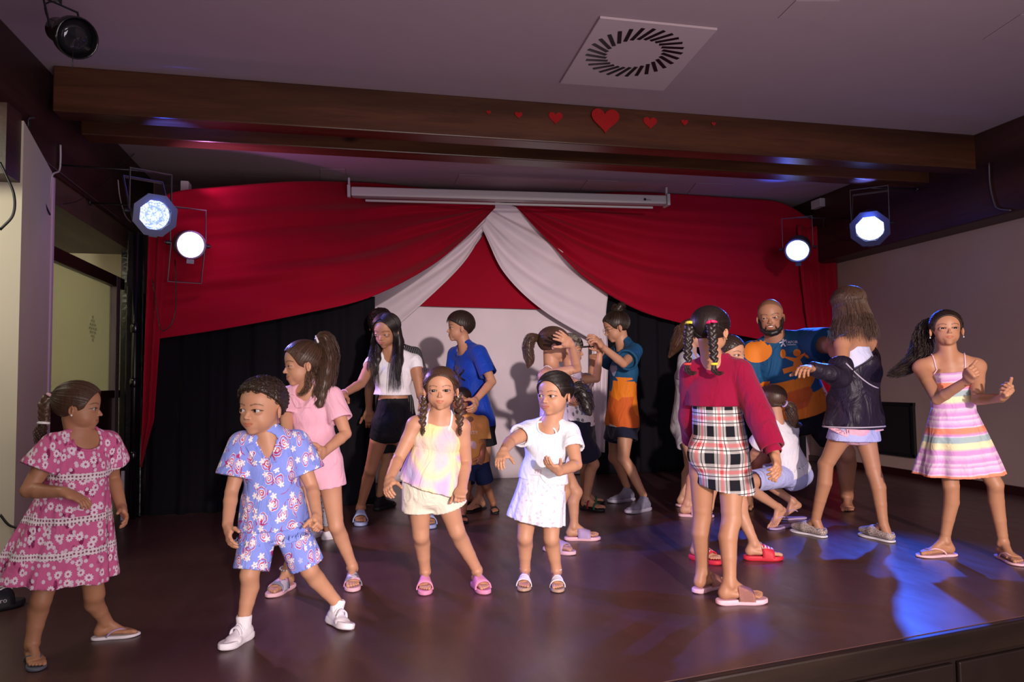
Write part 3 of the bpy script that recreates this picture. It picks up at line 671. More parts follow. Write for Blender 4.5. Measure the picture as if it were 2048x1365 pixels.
def shorts(p,mat,top=.28,leg=.45,off=.012,r=1.18,name='shorts',label=None,wrk=.0025,flat=True,dr=0,legs='RL'):
    s=p.s; g=torso(p,off,k=.02); g.disp=wr(wrk*s,26/s,2.); g.u=g.u[:2]; g.cut(HS(A(p,top),p.t)).cut(HS(p.hc-p.t*.085*s,-p.t),.02); gs=[g]
    for sd in legs:
        if sd not in p.leg: continue
        Hp,K,_=p.leg[sd]; d=nrm(K-Hp); En=Hp+(K-Hp)*leg; gg=G(.012*s); gg.disp=g.disp; rt=p.r['th']; re=np.interp(leg,[0,.35,.92,1],[rt*1.06,rt,p.r['kn']*1.03,p.r['kn']])
        r0=rt*1.06+off; r1=re*r+off; gg.add(Cone(Hp-d*.01,En+d*.02,r0,r1)); gg.add(EL(p.hc-p.hf*.03*s*p.g-V(0,0,.01*s)+(Hp-p.hc)*.8,(.052*s*p.g+off,)*3))
        gg.cut(HS(En,d)); wl=max(.010,2.3*max(.0052,1.5*p.D/FPX)); oo=nrm(np.cross(d,V(.2,.9,.1))); rb=r0+(r1-r0)*.78-wl; gg.carve(EC(En-d*.035*s,En+d*.08,oo,rb,rb,r1-wl+.004,r1-wl+.004,flat='lim')); gs.append(gg)
    return cloth(p,name,gs,mat,label=label,kk=.013*s)
def onbody(p,P,off=.003,bvh=None):
    r=(bvh or p.bvh).find_nearest(Vector(P)); c,nn=np.array(r[0]),np.array(r[1]); d=nrm(np.asarray(P)-c) if np.linalg.norm(np.asarray(P)-c)>.004 else nn
    return c+nn*off if nn@d>0 or True else c+d*off
def ribbon(pts,wid,nr,th=.002):
    """flat band following pts; wid width, nr list of outward normals"""
    mb=MB(); vs=[]; m=len(pts)
    for i in range(m):
        t=nrm(np.asarray(pts[min(i+1,m-1)])-np.asarray(pts[max(i-1,0)])); b=nrm(np.cross(t,nr[i])); 
        for o in ((-1,0),(1,0),(1,1),(-1,1)): vs.append(pts[i]+b*o[0]*wid/2+nr[i]*o[1]*th)
    fs=[(i*4+k,i*4+(k+1)%4,(i+1)*4+(k+1)%4,(i+1)*4+k) for i in range(m-1) for k in range(4)]+[(3,2,1,0),tuple((m-1)*4+k for k in range(4))]
    return vs,fs
def strap(p,pts,mat,wid=.008,name='strap',off=.002,n=12,bvh=None):
    P=spline(pts,n); out=[];nr=[]
    for q in P:
        r=(bvh or p.bvh).find_nearest(Vector(q)); nn=np.array(r[1]); out.append(np.array(r[0])+nn*off); nr.append(nn)
    v,f=ribbon(out,wid,nr,.0025); return link(name,v,f,mat,p.root,False)
# ---------------------------------------------------------------- footwear
def fw(x):  # half width of a sole along its length (unit foot length)
    return float(np.interp(x,[-.06,-.055,-.045,-.025,.0,.06,.16,.38,.55,.72,.82,.89,.94,.98,1.0,1.02,1.036,1.045],[.0,.042,.070,.098,.118,.138,.145,.135,.17,.203,.198,.180,.155,.122,.098,.068,.036,.0]))
def sole(p,sd,mat,name='shoe',wk=1.,rim=.0,curve=0.,label=None,thk=None):
    fr=p.foot[sd]; o,f,md,n,L,th=fr['o'],fr['f'],fr['md'],fr['n'],fr['L'],fr['th'] if thk is None else thk
    xs=[-.06,-.057,-.05,-.04,-.025,0,.03,.06,.11,.16,.27,.38,.47,.55,.64,.72,.79,.85,.90,.94,.97,.99,1.01,1.025,1.037,1.043,1.045]
    out=[(x,fw(x)*wk) for x in xs]+[(x,-fw(x)*wk) for x in xs[::-1][1:-1]]
    vs=[];K=len(out)
    for sc,z in ((.90,0),(1,.25),(1,.8),(.96,1.)):
        for x,y in out: cxv=.45+(x-.45)*sc; vs.append(o+L*(f*cxv+md*(y*sc+.012*math.sin(PI*min(max(x,0),1))))+n*(th*z+curve*L*max(0,x-.7)**2*3))
    fs=[tuple(range(K))[::-1],tuple(3*K+i for i in range(K))]+[(r*K+i,r*K+(i+1)%K,(r+1)*K+(i+1)%K,(r+1)*K+i) for r in range(3) for i in range(K)]
    ob=link(name,vs,fs,mat,p.root,False)
    for pl in ob.data.polygons: pl.use_smooth=len(pl.vertices)==4
    if label: ob['label']=label
    m=ob.modifiers.new('b','BEVEL'); m.width=.0015; m.segments=2; m.limit_method='ANGLE'
    return ob
def band(p,sd,par,mat,x0,x1,h0,h1,name='strap',t=.0035,wk=1.03,a0=0,a1=PI,skew=0):
    fr=p.foot[sd]; o,f,md,n,L,th=fr['o'],fr['f'],fr['md'],fr['n'],fr['L'],fr['th']; vs=[]; N=16; K=5
    f2=fr.get('f2',f); n2=fr.get('n2',n); b=fr['b']
    for lay in (0,1):
        for j in range(K):
            x=x0+(x1-x0)*j/(K-1); hh=h0+(h1-h0)*j/(K-1)
            for i in range(N+1):
                a=a0+(a1-a0)*i/N; y=fw(x)*wk*math.cos(a); zz=hh*abs(math.sin(a))**.75; e=t/L*lay; xx=x+skew*math.cos(a)
                vs.append(b+L*(f2*xx+md*(y+(e if y>0 else -e)*abs(math.cos(a)))+n2*(zz+e*math.sin(a)-.25*(th/L)*abs(math.cos(a))**6)))
    M=(N+1)*K; fs=[]
    for j in range(K-1):
        for i in range(N):
            q=j*(N+1)+i; fs+=[(q,q+1,q+N+2,q+N+1),(M+q,M+q+N+1,M+q+N+2,M+q+1)]
    for i in range(N): fs+=[(i,M+i,M+i+1,i+1)]; q=(K-1)*(N+1)+i; fs+=[(q,q+1,M+q+1,M+q)]
    ob=link(name,vs,fs,mat,p.root,True)
    if par is not None: reparent(ob,par)
    return ob
def reparent(ob,par):
    ob.parent=par
    return ob
def slide(p,sd,m1,m2,h=.27,x0=.36,x1=.74,label=None,hole=False):
    so=sole(p,sd,m1,'slide_sandal'); 
    if label: so['label']=label
    b=band(p,sd,so,m2,x0,x1,h,h*.56,'strap',t=.005); return so,b
def flipflop(p,sd,m1,m2,label=None):
    so=sole(p,sd,m1,'flip_flop'); fr=p.foot[sd]; q=fr['q']; 
    if label: so['label']=label
    mb=MB()
    for sg in (1,-1): mb.tube(spline([q(.30,sg*.15,-.01),q(.40,sg*.15,.10),q(.58,sg*.09+.03,.155),q(.72,.085,.115)],9),.0028+.0008*p.s,6)
    mb.tube([q(.72,.085,.115),q(.755,.085,.0)],.003,6); o=mb.build('thong_strap',m2,p.root,True); reparent(o,so); return so
def sneaker(p,sd,mU,mS,mL=None,velcro=False,high=0.,name='sneaker'):
    fr=p.foot[sd]; o,f,l,n,L,md=fr['o'],fr['f'],fr['l'],fr['n'],fr['L'],fr['md']; so=sole(p,sd,mS,name,wk=1.02,curve=.05,thk=.026); q=lambda x,y,z: o+L*(f*x+md*y+n*z)
    g=G(.018); g.add(EC(q(.08,0,.17),q(.30,0,.19),l,.115*L,.15*L,.13*L,.15*L),EC(q(.28,0,.18),q(.62,.01,.13),l,.13*L,.16*L,.165*L,.10*L),EC(q(.60,.01,.13),q(.88,.02,.115),l,.165*L,.10*L,.125*L,.068*L),Cone(q(.16,0,.22),q(.20,0,.42+high),.115*L,.120*L),Cone(q(.42,0,.20),q(.28,0,.42+high),.10*L,.085*L))
    g.cut(HS(q(0,0,.045),-n)); tn=nrm(n*.93-f*.36); g.cut(HS(q(.22,0,.44+high),tn)); g.carve(Cone(q(.21,0,.36+high),q(.21,0,.60+high),.088*L,.10*L))
    v,qq=poly([g],.003); up=link('upper',v,relax(v,qq) if 0 else qq,mU,p.root); reparent(up,so)
    if velcro:
        for x,z in ((.33,.335),(.47,.265)):
            b=band(p,sd,so,mU,x,x+.085,z,z-.03,'strap',t=.004,wk=.88,a0=.35,a1=PI-.35)
    else:
        for i in range(4):
            x=.36+.075*i; z=.335-.052*i; mb=MB(); mb.tube(spline([q(x,.065,z-.03),q(x+.02,0,z+.004),q(x+.045,-.065,z-.04)],6),.0026,5); reparent(mb.build('lace',mL or mU,p.root,True),so)
    return so
# ---------------------------------------------------------------- hair
def cap(p,mat,off=.030,top=.0,face=(.395,.37,.415),fc=(0,.385,-.10),nape=-.30,slope=.55,ear=True,disp=None,extra=(),h=None,name='hair',strnds=None,rs=.0011,cuts=(),fringe=None):
    H=p.H; hl=p.hl; g=G(.02*H,disp); c_=p.cr; g.add(EL(hl(0,-.065,.14+top*.5),((c_[0]+off)*H,(c_[1]+off)*H,(c_[2]+off+top*.5)*H),p.A))
    g.carve(EL(hl(*fc),tuple(x*H for x in face),p.A),.02*H)
    up=p.A[2]; yv=p.A[1]; g.cut(HS(hl(0,-.35,nape),-(up-yv*slope)),.02*H)
    if ear:
        for sx in (1,-1): g.carve(EL(hl(sx*(.025+c_[0]),-.01,-.075),(.10*H,.095*H,.115*H),p.A),.01*H)
    g.cut(EL(hl(0,-.06,.0),(.75*H,.75*H,.8*H),p.A))
    gs=[g]+list(extra); h=h or max(.0026,.75*p.D/FPX)
    v,q=poly(gs,h,.012*H/.2*1.); v=relax(v,q,1,.4)
    if strnds:
        v2,f2=strands(strnds,rs); q=np.concatenate([q,f2+len(v)]); v=np.concatenate([v,v2])
    if getattr(p,'thin',None): v2,f2=strands(p.thin,.0005); q=np.concatenate([q,f2+len(v)]); v=np.concatenate([v,v2]); p.thin=[]
    return link(name,v,q,mat,p.root)
def pulled(p,tgt,n=260,off=.036,seed=1,hair_z=.30,jit=.010,side=0,frontz=None):
    """strands combed over the skull from the hairline to the tie point tgt (head-local)"""
    rg=np.random.RandomState(seed); c=V(0,-.065,.14); R=V(p.cr[0]+off,p.cr[1]+off,p.cr[2]+off); out=[]; e=nrm((V(*tgt)-c)/R)
    for i in range(n):
        a=rg.uniform(-PI,PI); # around the hairline
        zf=.30 if abs(a)<.5 else None
        y=math.cos(a); x=math.sin(a); hz=np.interp(abs(a),[0,.55,.95,1.45,1.9,2.6,PI],[.36,.30,.12,.02,-.15,-.30,-.34])+rg.uniform(-.01,.03)
        s0=nrm((V(x*.36,y*.44-.065,hz)-c)/R); om=math.acos(max(-.999,min(.999,s0@e))); b=1+rg.uniform(-jit,jit*1.6); t=np.linspace(0,1,12)[:,None]
        Q=(np.sin((1-t)*om)*s0+np.sin(t*om)*e)/math.sin(om); Q=c+Q*R*b*(1+.012*np.sin(t*PI)); out.append(np.array([p.hl(*z) for z in Q]))
    return out
class Thin(list): pass
def wisps(p,n=40,seed=3,off=.03,l=.055,curl=0):
    rg=np.random.RandomState(seed); out=Thin()
    for i in range(n):
        a=rg.uniform(1.0,PI)*(1 if rg.rand()>.5 else -1); zz=rg.uniform(.05,.5); r=V(math.sin(a)*.39,math.cos(a)*.46-.06,zz); d=nrm(r-V(0,-.06,.05)); tng=nrm(np.cross(d,rg.randn(3))); q=np.cross(d,tng); P=[]; ph=rg.rand()*6
        for j in range(12): t=j/11; P.append(p.hl(*(r+d*l*(t-.35*t*t)*.9+tng*l*t*1.2+curl*.010*(q*math.sin(5*t+ph)+d*math.cos(5*t+ph)))))
        out.append(np.array(P))
    p.thin=getattr(p,'thin',[])+list(out); return []
def over(p,t0,t1,n=5,o=.052):
    c=V(0,-.065,.14); R=V(*p.cr)+o; a=nrm((V(*t0)-c)/R); b=nrm((V(*t1)-c)/R); om=math.acos(max(-.999,min(.999,a@b))); return [p.hl(*(c+R*((math.sin((1-t)*om)*a+math.sin(t*om)*b)/math.sin(om)))) for t in np.linspace(0,1,n)]
def braid(path,r,n,twist=0):
    P=spline(path,n*2+1); out=[]; g=G(.004)
    for i in range(1,n*2):
        t=nrm(P[min(i+1,2*n)]-P[i-1]); b=nrm(np.cross(t,V(.3,.9,.1))); c=np.cross(t,b); rr=r*(1-.35*i/(2*n)); sg=1 if i%2 else -1
        A_=np.array([nrm(b+sg*-.0*t),c,t]); d=nrm(t*.85+b*sg*-.62); A_=np.array([nrm(np.cross(c,d)),c,d]); st=np.linalg.norm(P[i]-P[i-1]); g.add(EL(P[i]+b*sg*rr*.42,(rr*.62,rr*.80,max(st*1.25,rr*1.0)),A_))
    return g
def hairobj(p,mat,groups=None,st=None,name='hair',rs=.0011,h=None,kk=.004):
    vs=[];fs=[];n=0
    if groups:
        v,q=poly(groups,h or max(.0028,.8*p.D/FPX),kk); vs.append(v); fs.append(q); n=len(v)
    if st: v,q=strands(st,rs); vs.append(v); fs.append(q+n)
    return link(name,np.concatenate(vs),np.concatenate(fs),mat,p.root)
def stud(p,sx,mat,drop=0,r=.0035,name='earring'):
    c=p.hl(sx*.395,-.03,-.155); mb=MB(); mb.lathe(c-V(0,0,drop+r),V(0,0,1),[(0,1e-5),(r*.3,r*.8),(r,r),(r*1.7,r*.8),(r*2,1e-5)],10,False)
    if drop: mb.tube([c,c-V(0,0,drop)],.0006,5)
    return mb.build(name,mat,p.root,True)
# ---------------------------------------------------------------- flat print laid on cloth
def decal(p,polys,org,u,v_,nn,mat,bvh,name='print',off=.0025,par=None,back=.25):
    """polys: list of (verts2d, faces); projected along -nn on the garment"""
    vs=[];fs=[];b=0
    for pts,faces in polys:
        for x,y in pts:
            P=org+u*x+v_*y+nn*back; r=bvh.ray_cast(Vector(P),Vector(-nn),back*2.5)
            q=np.array(r[0])+nn*off if r[0] is not None else org+u*x+v_*y
            vs.append(q)
        fs+=[tuple(b+i for i in f) for f in faces]; b+=len(pts)
    o=link(name,vs,fs,mat,p.root,True); return o
def disc(cx,cy,rx,ry=None,n=20,rings=4,f=None):
    ry=ry or rx; pts=[(cx,cy)]; fs=[]
    for j in range(1,rings+1):
        for i in range(n):
            a=2*PI*i/n; k=(f(a) if f else 1)*j/rings; pts.append((cx+rx*k*math.cos(a),cy+ry*k*math.sin(a)))
    for i in range(n): fs.append((0,1+i,1+(i+1)%n))
    for j in range(rings-1):
        for i in range(n): a=1+j*n+i; b=1+j*n+(i+1)%n; fs.append((a,a+n,b+n,b))
    return pts,fs
def bar2(a,b,w0,w1,n=6):
    a=V(*a); b=V(*b); t=nrm(b-a); q=V(-t[1],t[0]); pts=[];fs=[]
    for i in range(n+1):
        c=a+(b-a)*i/n; w_=(w0+(w1-w0)*i/n)/2
        for k in (-1,0,1): pts.append(tuple(c+q*w_*k))
    for i in range(n):
        for k in range(2): o=i*3+k; fs.append((o,o+1,o+4,o+3))
    return pts,fs
def text2(body,size,sub_=0,extrude=0):
    c=bpy.data.curves.new('t','FONT'); c.body=body; c.size=size; c.align_x='CENTER'; c.align_y='CENTER'; c.resolution_u=3
    o=bpy.data.objects.new('t',c); COL.objects.link(o); bpy.context.view_layer.update(); me=bpy.data.meshes.new_from_object(o.evaluated_get(bpy.context.evaluated_depsgraph_get()))
    pts=[(v.co.x,v.co.y) for v in me.vertices]; fs=[tuple(f.vertices) for f in me.polygons]; bpy.data.objects.remove(o); bpy.data.curves.remove(c); bpy.data.meshes.remove(me); return pts,fs
# ---------------------------------------------------------------- the room
def wood_mat(name,c0,c1,ax=0,sc=1.,rough=.5,knots=True):
    t=NT(name,rough,.4); o=t.xyz(t.obj()); k=[1,1,1]; k[ax]=.09
    v=t.comb(*[t.ma('MULTIPLY',o[i],k[i]*sc) for i in range(3)])
    f=t.noise(v,26,6,.65,dist=.6); g=t.noise(v,5,3); c=t.mix(f,c0,c1); c=t.mix(t.step(g,.35,.75),c,tuple(x*.45 for x in c0))
    if knots:
        kk=[1,1,1]; kk[ax]=.45; vd=t.vor(t.comb(*[t.ma('MULTIPLY',o[i],kk[i]) for i in range(3)]),2.6)[0]; c=t.mix(t.step(vd,.10,.04),c,tuple(x*.25 for x in c0))
    t.col(c); t.bump(f,.25,.004); return t.m
M_ceil=plain('ceiling paint',lin((172,150,160)),.85,.2,.05,6)
M_wallR=plain('right wall paint',lin((176,152,140)),.85,.2,.04,5)
M_wallL=plain('left wall paint',lin((205,196,178)),.8,.2,.05,4)
M_cream=plain('cream wall paint',lin((214,206,182)),.8,.2,.04,3)
M_beam=wood_mat('varnished beam wood',(.045,.016,.009),(.16,.060,.028),0,1.,.30)
M_beamY=wood_mat('side beam wood',(.030,.010,.009),(.075,.028,.022),1,1.,.45,False)
M_black=plain('black paint',(.006,.006,.009),.3,.5); M_dark=plain('black metal',(.012,.012,.014),.35,.5,.3,30)
M_maroon=plain('dark mahogany wood',(.030,.005,.005),.35,.4,.3,12)
M_whitep=plain('white painted metal',(.55,.52,.53),.4,.5); M_grey=plain('grey metal',(.16,.155,.17),.35,.5,Metallic=.6)
def floor_mat():
    t=NT('brown stage floor',.33,.5); o=t.obj(); f=t.noise(o,2.2,6,.6); g=t.noise(o,38,4,.7); h=t.noise(t.vm('MULTIPLY',o,(1.,.25,1)),9,5,.7)
    c=t.mix(f,(.050,.021,.021),(.095,.043,.040)); c=t.mix(t.step(g,.60,.80),c,(.13,.065,.05)); t.col(c)
    t.set(t.b.inputs['Roughness'],t.ma('ADD',t.ma('MULTIPLY',h,.26),.20)); t.bump(g,.10,.002); return t.m
M_floor=floor_mat()
def cloth_mat(name,c,rough=.9,w=700,sheen=.2):
    t=NT(name,rough,.15); t.b.inputs['Sheen Weight'].default_value=sheen; f=t.noise(t.obj(),3,3); t.col(t.mix(f,tuple(x*.88 for x in c),tuple(min(1,x*1.08) for x in c))); t.bump(t.noise(t.obj(),w,2),.12,.001); return t.m
M_red=cloth_mat('red stage cloth',(.36,.0015,.020),.8,400,.05); M_blk=cloth_mat('black stage cloth',(.0085,.008,.012),.95,300,.0); M_wht=cloth_mat('white stage cloth',(.84,.74,.80),.9,300,.1)
EX=lambda X: 2.18+.134*(X-.98)
# floor of the stage
fl=MB(); P=[V(-4,EX(-4),0),V(5.3,EX(5.3),0),V(5.3,7.4,0),V(-4,7.4,0)]; fl.prism([p+V(0,0,-.04) for p in P],V(0,0,.04)); struct(fl.build('floor',M_floor,loc=(0,0,0)))
nz=MB(); a,b=V(-4,EX(-4)-.03,-.10),V(5.3,EX(5.3)-.03,-.10); nz.prism([a,b,b+V(0,.06,0),a+V(0,.06,0)],V(0,0,.097))
struct(bevel(nz.build('trim_1',wood_mat('stage edge wood',(.012,.006,.004),(.028,.014,.009),0,1.,.45,False),loc=(0,0,0)),.008))
rs=MB(); a,b=V(-4,EX(-4)+.005,-.75),V(5.3,EX(5.3)+.005,-.75); rs.prism([a,b,b+V(0,.05,0),a+V(0,.05,0)],V(0,0,.66)); M_ris=plain('dark riser wood',(.010,.005,.004),.5,.3,.3,9)
riser=struct(rs.build('wall_front',M_ris,loc=(0,0,0)))
for i in range(8):
    X=-1.6+i*.85; pb=MB(); M_=np.array([nrm(V(1,.134,0)),nrm(V(-.134,1,0)),V(0,0,1)]).T; pb.box(V(X,EX(X)-.006,-.42),(.83,.018,.60),M_); o=pb.build('panel',M_ris,riser); bevel(o,.006)
hf=MB(); hf.box((.5,0,-.78),(10,6,.06)); struct(hf.build('floor_hall',plain('dark hall floor',(.03,.02,.018),.6),loc=(0,0,0)))
# ceiling
ce=MB(); ce.box((1.2,1.8,2.93),(9.6,11.2,.088)); struct(ce.build('ceiling',M_ceil,loc=(0,0,0)))
# back wall
bw=MB(); bw.box((1.6,7.45,1.4),(8,.1,3.0)); struct(bw.build('wall_back',M_ceil,loc=(0,0,0)))
# right wall, header, base board
w=MB(); w.box((5.26,4.4,1.4),(.12,6.2,3.)); struct(w.build('wall_right',M_wallR,loc=(0,0,0)))
w=MB(); w.box((5.065,4.4,2.535),(.27,6.1,.70)); struct(bevel(w.build('trim_2',M_beamY,loc=(0,0,0)),.01))
w=MB(); w.box((5.19,4.6,.035),(.025,5.6,.07)); struct(w.build('baseboard_right',M_maroon,loc=(0,0,0)))
# left: header beam, pier, lintels
w=MB(); w.box((-1.87,3.6,2.58),(.24,7.4,.61)); struct(bevel(w.build('trim_3',M_beamY,loc=(0,0,0)),.01))
w=MB(); w.prism([V(-1.54,3.95,0),V(-1.74,4.87,0),V(-3.9,4.87,0),V(-3.9,3.95,0)],V(0,0,2.27)); struct(w.build('wall_left',M_wallL,loc=(0,0,0)))
w=MB(); w.box((-1.755,4.885,1.12),(.05,.035,2.24)); struct(bevel(w.build('trim_4',plain('pale door jamb',lin((190,165,185)),.5),loc=(0,0,0)),.004))
w=MB(); w.box((-2.6,3.87,2.13),(2.1,.16,.34)); struct(w.build('trim_5',M_beamY,loc=(0,0,0)))
w=MB(); w.box((-2.05,5.85,2.19),(.56,1.96,.17)); struct(w.build('trim_6',wood_mat('pale lintel wood',(.07,.045,.028),(.16,.11,.07),1,1.,.6,False),loc=(0,0,0)))
w=MB(); w.box((-3.6,6.,1.4),(.1,3,3)); w.box((-2.8,7.38,1.4),(2.1,.1,3)); struct(w.build('wall_side_room',M_cream,loc=(0,0,0)))
w=MB(); w.box((-1.52,5.91,1.06),(.12,.12,2.12)); w.box((-1.66,6.66,1.06),(.34,.10,2.12)); struct(bevel(w.build('wall_stage_return',plain('glossy black paint',(.005,.005,.008),.22,.6,.4,25,.3),loc=(0,0,0)),.01))
# cross beams
w=MB(); w.box((1.65,4.82,2.745),(6.7,.16,.28)); struct(bevel(w.build('beam_front',M_beam,loc=(0,0,0)),.008))
w=MB(); w.box((1.65,5.30,2.755),(6.7,.17,.26)); struct(bevel(w.build('beam_rear',M_beam,loc=(0,0,0)),.008))
# glazed door in the left wall
dr=thing('door_1','x','door',(-1.8,5.7,0)); del dr['label'],dr['category']; dr['kind']='structure'
w=MB(); w.box((-1.80,5.72,1.80),(.05,1.62,.09)); w.box((-1.80,4.95,.9),(.05,.06,1.8)); w.box((-1.80,5.71,.90),(.05,1.5,.06)); bevel(w.build('frame',M_maroon,dr),.005)
w=MB(); w.box((-1.80,6.36,.98),(.055,.10,1.72)); bevel(w.build('stile',plain('lilac grey metal',lin((120,105,110)),.5),dr),.004)
w=MB(); w.box((-1.81,5.66,.44),(.03,1.38,.86)); w.build('lower_panel',M_maroon,dr)
gl=NT('door glass',.25,.5,Transmission_Weight=1.,IOR=1.05); gl.col((.75,.78,.66)); w=MB(); w.box((-1.81,5.66,1.34),(.008,1.36,.82)); w.build('pane',gl.m,dr)
pts_=[]; M_ink=plain('grey lettering',(.05,.05,.05),.6)
def wall_text(s,P,ux,uz,size,mat,par=None,name='lettering',off=V(0,0,0)):
    pts,fs=text2(s,size); v=[np.asarray(P)+np.asarray(ux)*x+np.asarray(uz)*y+off for x,y in pts]; return link(name,v,fs,mat,par,False,loc=None if par is not None else tuple(P))
def ticks(P,ux,uz,n,size,mat,par):      # lettering too small to read in the photograph: a row of fine marks
    mb=MB(); rg=np.random.RandomState(n+3)
    for k in range(n):
        c=P+ux*(k-(n-1)/2)*size*.8; sl=rg.uniform(-.12,.12)*size; h=size*rg.uniform(.35,.5); w_=size*.11; a=[c-ux*(w_+sl)-uz*h,c+ux*(w_-sl)-uz*h,c+ux*(w_+sl)+uz*h,c-ux*(w_-sl)+uz*h]; mb.add(a,[(0,1,2,3)])
        if k%2: q=c+ux*size*.22; mb.add([q-ux*size*.2-uz*w_,q+ux*size*.2-uz*w_,q+ux*size*.2+uz*w_,q-ux*size*.2+uz*w_],[(0,1,2,3)])
    return mb.build('lettering',mat,par)
for i,n_ in enumerate((2,4,7,9,7,4,2)): ticks(onX(186,635+i*7.6,-1.795),V(0,-1,0),V(0,0,1),n_,.026,M_ink,dr)
# cloths
def patch(name,fn,nu,nv,mat,par=None,th=.004):
    vs=[fn(i/nu,j/nv) for j in range(nv+1) for i in range(nu+1)]; fs=[(j*(nu+1)+i,j*(nu+1)+i+1,(j+1)*(nu+1)+i+1,(j+1)*(nu+1)+i) for j in range(nv) for i in range(nu)]
    o=link(name,vs,fs,mat,par,True,loc=None if par is not None else tuple(vs[0])); m=o.modifiers.new('s','SOLIDIFY'); m.thickness=th; m.offset=0; return o
_pc={}
def pc(pts,u):   # polyline in pixels (x,y,Y)
    S=_pc.get(id(pts))
    if S is None: S=_pc[id(pts)]=spline(pts,61); _pc[('k',id(pts))]=pts
    x=u*60; i=min(int(x),59); return S[i]+(S[i+1]-S[i])*(x-i)
def hang(name,x0,x1,Y,z0,z1,n,amp,mat,label,cat,zt=None,seed=0,nu=140,flare=0):
    rg=np.random.RandomState(seed); ph=rg.rand(6)*6
    def f(u,v):
        X=x0+(x1-x0)*u; z=z1+(z0-z1)*v; a=amp*(.6+.4*v); d=math.sin(n*2*PI*u+ph[0]+.8*math.sin(5*u+ph[1]))+.5*math.sin(n*3.7*PI*u+ph[2]+v)+.3*math.sin(3*v+7*u+ph[3])
        return V(X,Y+a*d+flare*max(0,v-.9)*-1.,z+.004*math.sin(n*4*u))
    return tag(patch(name,f,nu,24,mat),label,cat)
hang('black_curtain',-1.45,.235,5.92,.006,1.66,9,.022,M_blk,'long black side curtain hanging behind the children on the left','curtain',seed=1,flare=.5)
xr0=onY(1188,700,7.02)[0]; hang('black_curtain',xr0,4.9,7.03,.006,1.80,12,.025,M_blk,'black backdrop curtain on the right, behind the bald man','curtain',seed=2,nu=200)
xb0,xb1=onY(728,800,7.12)[0],onY(1208,800,7.12)[0]; hang('white_backdrop',xb0,xb1,7.12,.004,2.6,2,.012,M_wht,'plain white backdrop cloth at the middle of the stage','backdrop',seed=3)
def Y3(px,py,Y): return onY(px,py,Y)
def swag(name,top,bot,folds,amp,mat,label,nu=90,nv=56,pw=1.,cat='drape',grow=.5,sgn=1):
    def f(u,v):
        a=pc(top,u); b=pc(bot,u); q=a+(b-a)*v; P=onY(q[0],q[1],q[2]); k=amp*(1-u)**.6*(u*6 if u<.166 else 1)+amp*.25
        d=math.sin(folds*v*(1.0+.25*u)+2.2*u)*(v*(1-v)*4)**.3+.5*math.sin(folds*1.9*v+4*u)*(1-v*.5)+(1.4*math.exp(-((1-v)/.05)**2))
        return P+V(0,-k*d,0)
    return tag(patch(name,f,nu,nv,mat),label,cat)
# red triangle and white tie-back drapes
swag('red_backdrop',[(972,430,7.06),(960,480,7.06),(880,560,7.06),(822,612,7.06)],[(972,430,7.06),(1000,480,7.06),(1060,570,7.06),(1110,620,7.06)],6,.008,M_red,'red triangular cloth panel at the centre above the white backdrop')
def tri(name,L,R,mat,label):
    def f(u,v):
        a=pc(L,v); b=pc(R,v); q=a+(b-a)*u; P=onY(q[0],q[1]+ (4*math.sin(PI*u) if v>.9 else 0),q[2]); return P+V(0,-.006*math.sin(9*u+3*v),0)
    return tag(patch(name,f,40,40,mat),label,'drape')
swag('white_drape',[(990,400,6.98),(900,440,6.98),(800,470,6.98),(737,480,6.98)],[(968,458,6.98),(925,528,6.98),(840,612,6.98),(737,702,6.98)],20,.022,M_wht,'white drape swept down to the left from the centre point')
swag('white_drape',[(985,400,6.97),(1080,430,6.97),(1160,470,6.97),(1224,500,6.97)],[(964,458,6.97),(1005,545,6.97),(1085,622,6.97),(1206,694,6.97)],20,.026,M_wht,'white drape swept down to the right, its tail falling beside the black curtain')
def tail(u,v):
    x=1183+(30+8*min(1,v*4))*u-v*10*u; y=648+v*257; P=onY(x,y,7.0-.05*min(1,v*5)); return P+V(0,-.03*math.sin(16*u+1)*(.4+.6*v),0)
o=patch('tail',tail,40,24,M_wht); reparent(o,[q for q in COL.objects if q.name.startswith('white_drape')][-1]); o.location=Vector(o.location)-o.parent.location
def YL(x): return 5.76 if x<720 else 5.76+(6.92-5.76)*min(1,(x-720)/270)**1.
swag('red_drape',[(990,404,6.95),(900,384,6.95),(780,370,6.9),(700,365,6.8),(590,364,6.25),(440,374,5.80),(350,384,5.76),(294,410,5.74)],[(990,416,6.93),(925,482,6.7),(850,541,6.35),(735,598,5.84),(600,630,5.76),(440,660,5.76),(306,680,5.74)],24,.032,M_red,'red swag curtain sweeping from the centre to the upper left',nu=150,nv=90)
swag('red_drape',[(1034,404,6.93),(1130,392,6.9),(1240,385,6.88),(1340,388,6.86),(1460,396,6.85),(1560,405,6.85),(1625,440,6.82)],[(1032,414,6.93),(1095,486,6.92),(1170,560,6.9),(1270,620,6.88),(1380,652,6.86),(1500,676,6.85),(1625,700,6.82)],24,.032,M_red,'red swag curtain sweeping from the centre to the upper right',nu=150,nv=90)
def lt(u,v):
    x=(302-v*16)+u*(16+18*(1-v)**.8)*(1 if v<.8 else (1-v)*5); y=468+v*(935-468); P=onY(x-4,y,5.70); return P+V(0,-.022*math.sin(11*u+.5),0)
tag(patch('red_curtain',lt,24,40,M_red),'narrow red curtain tail gathered beside the black post on the left','curtain')
def rt(u,v):
    x=1592+66*v**1.5+u*(82-44*v**1.5); y=(470 if 0 else 452)+v*470+u*6; P=onY(x,y,6.80); return P+V(0,-.035*math.sin(15*u+.8+.4*v)-.012*math.sin(31*u),0)
tag(patch('red_curtain',rt,70,40,M_red),'red curtain falling to the floor at the right wall','curtain')
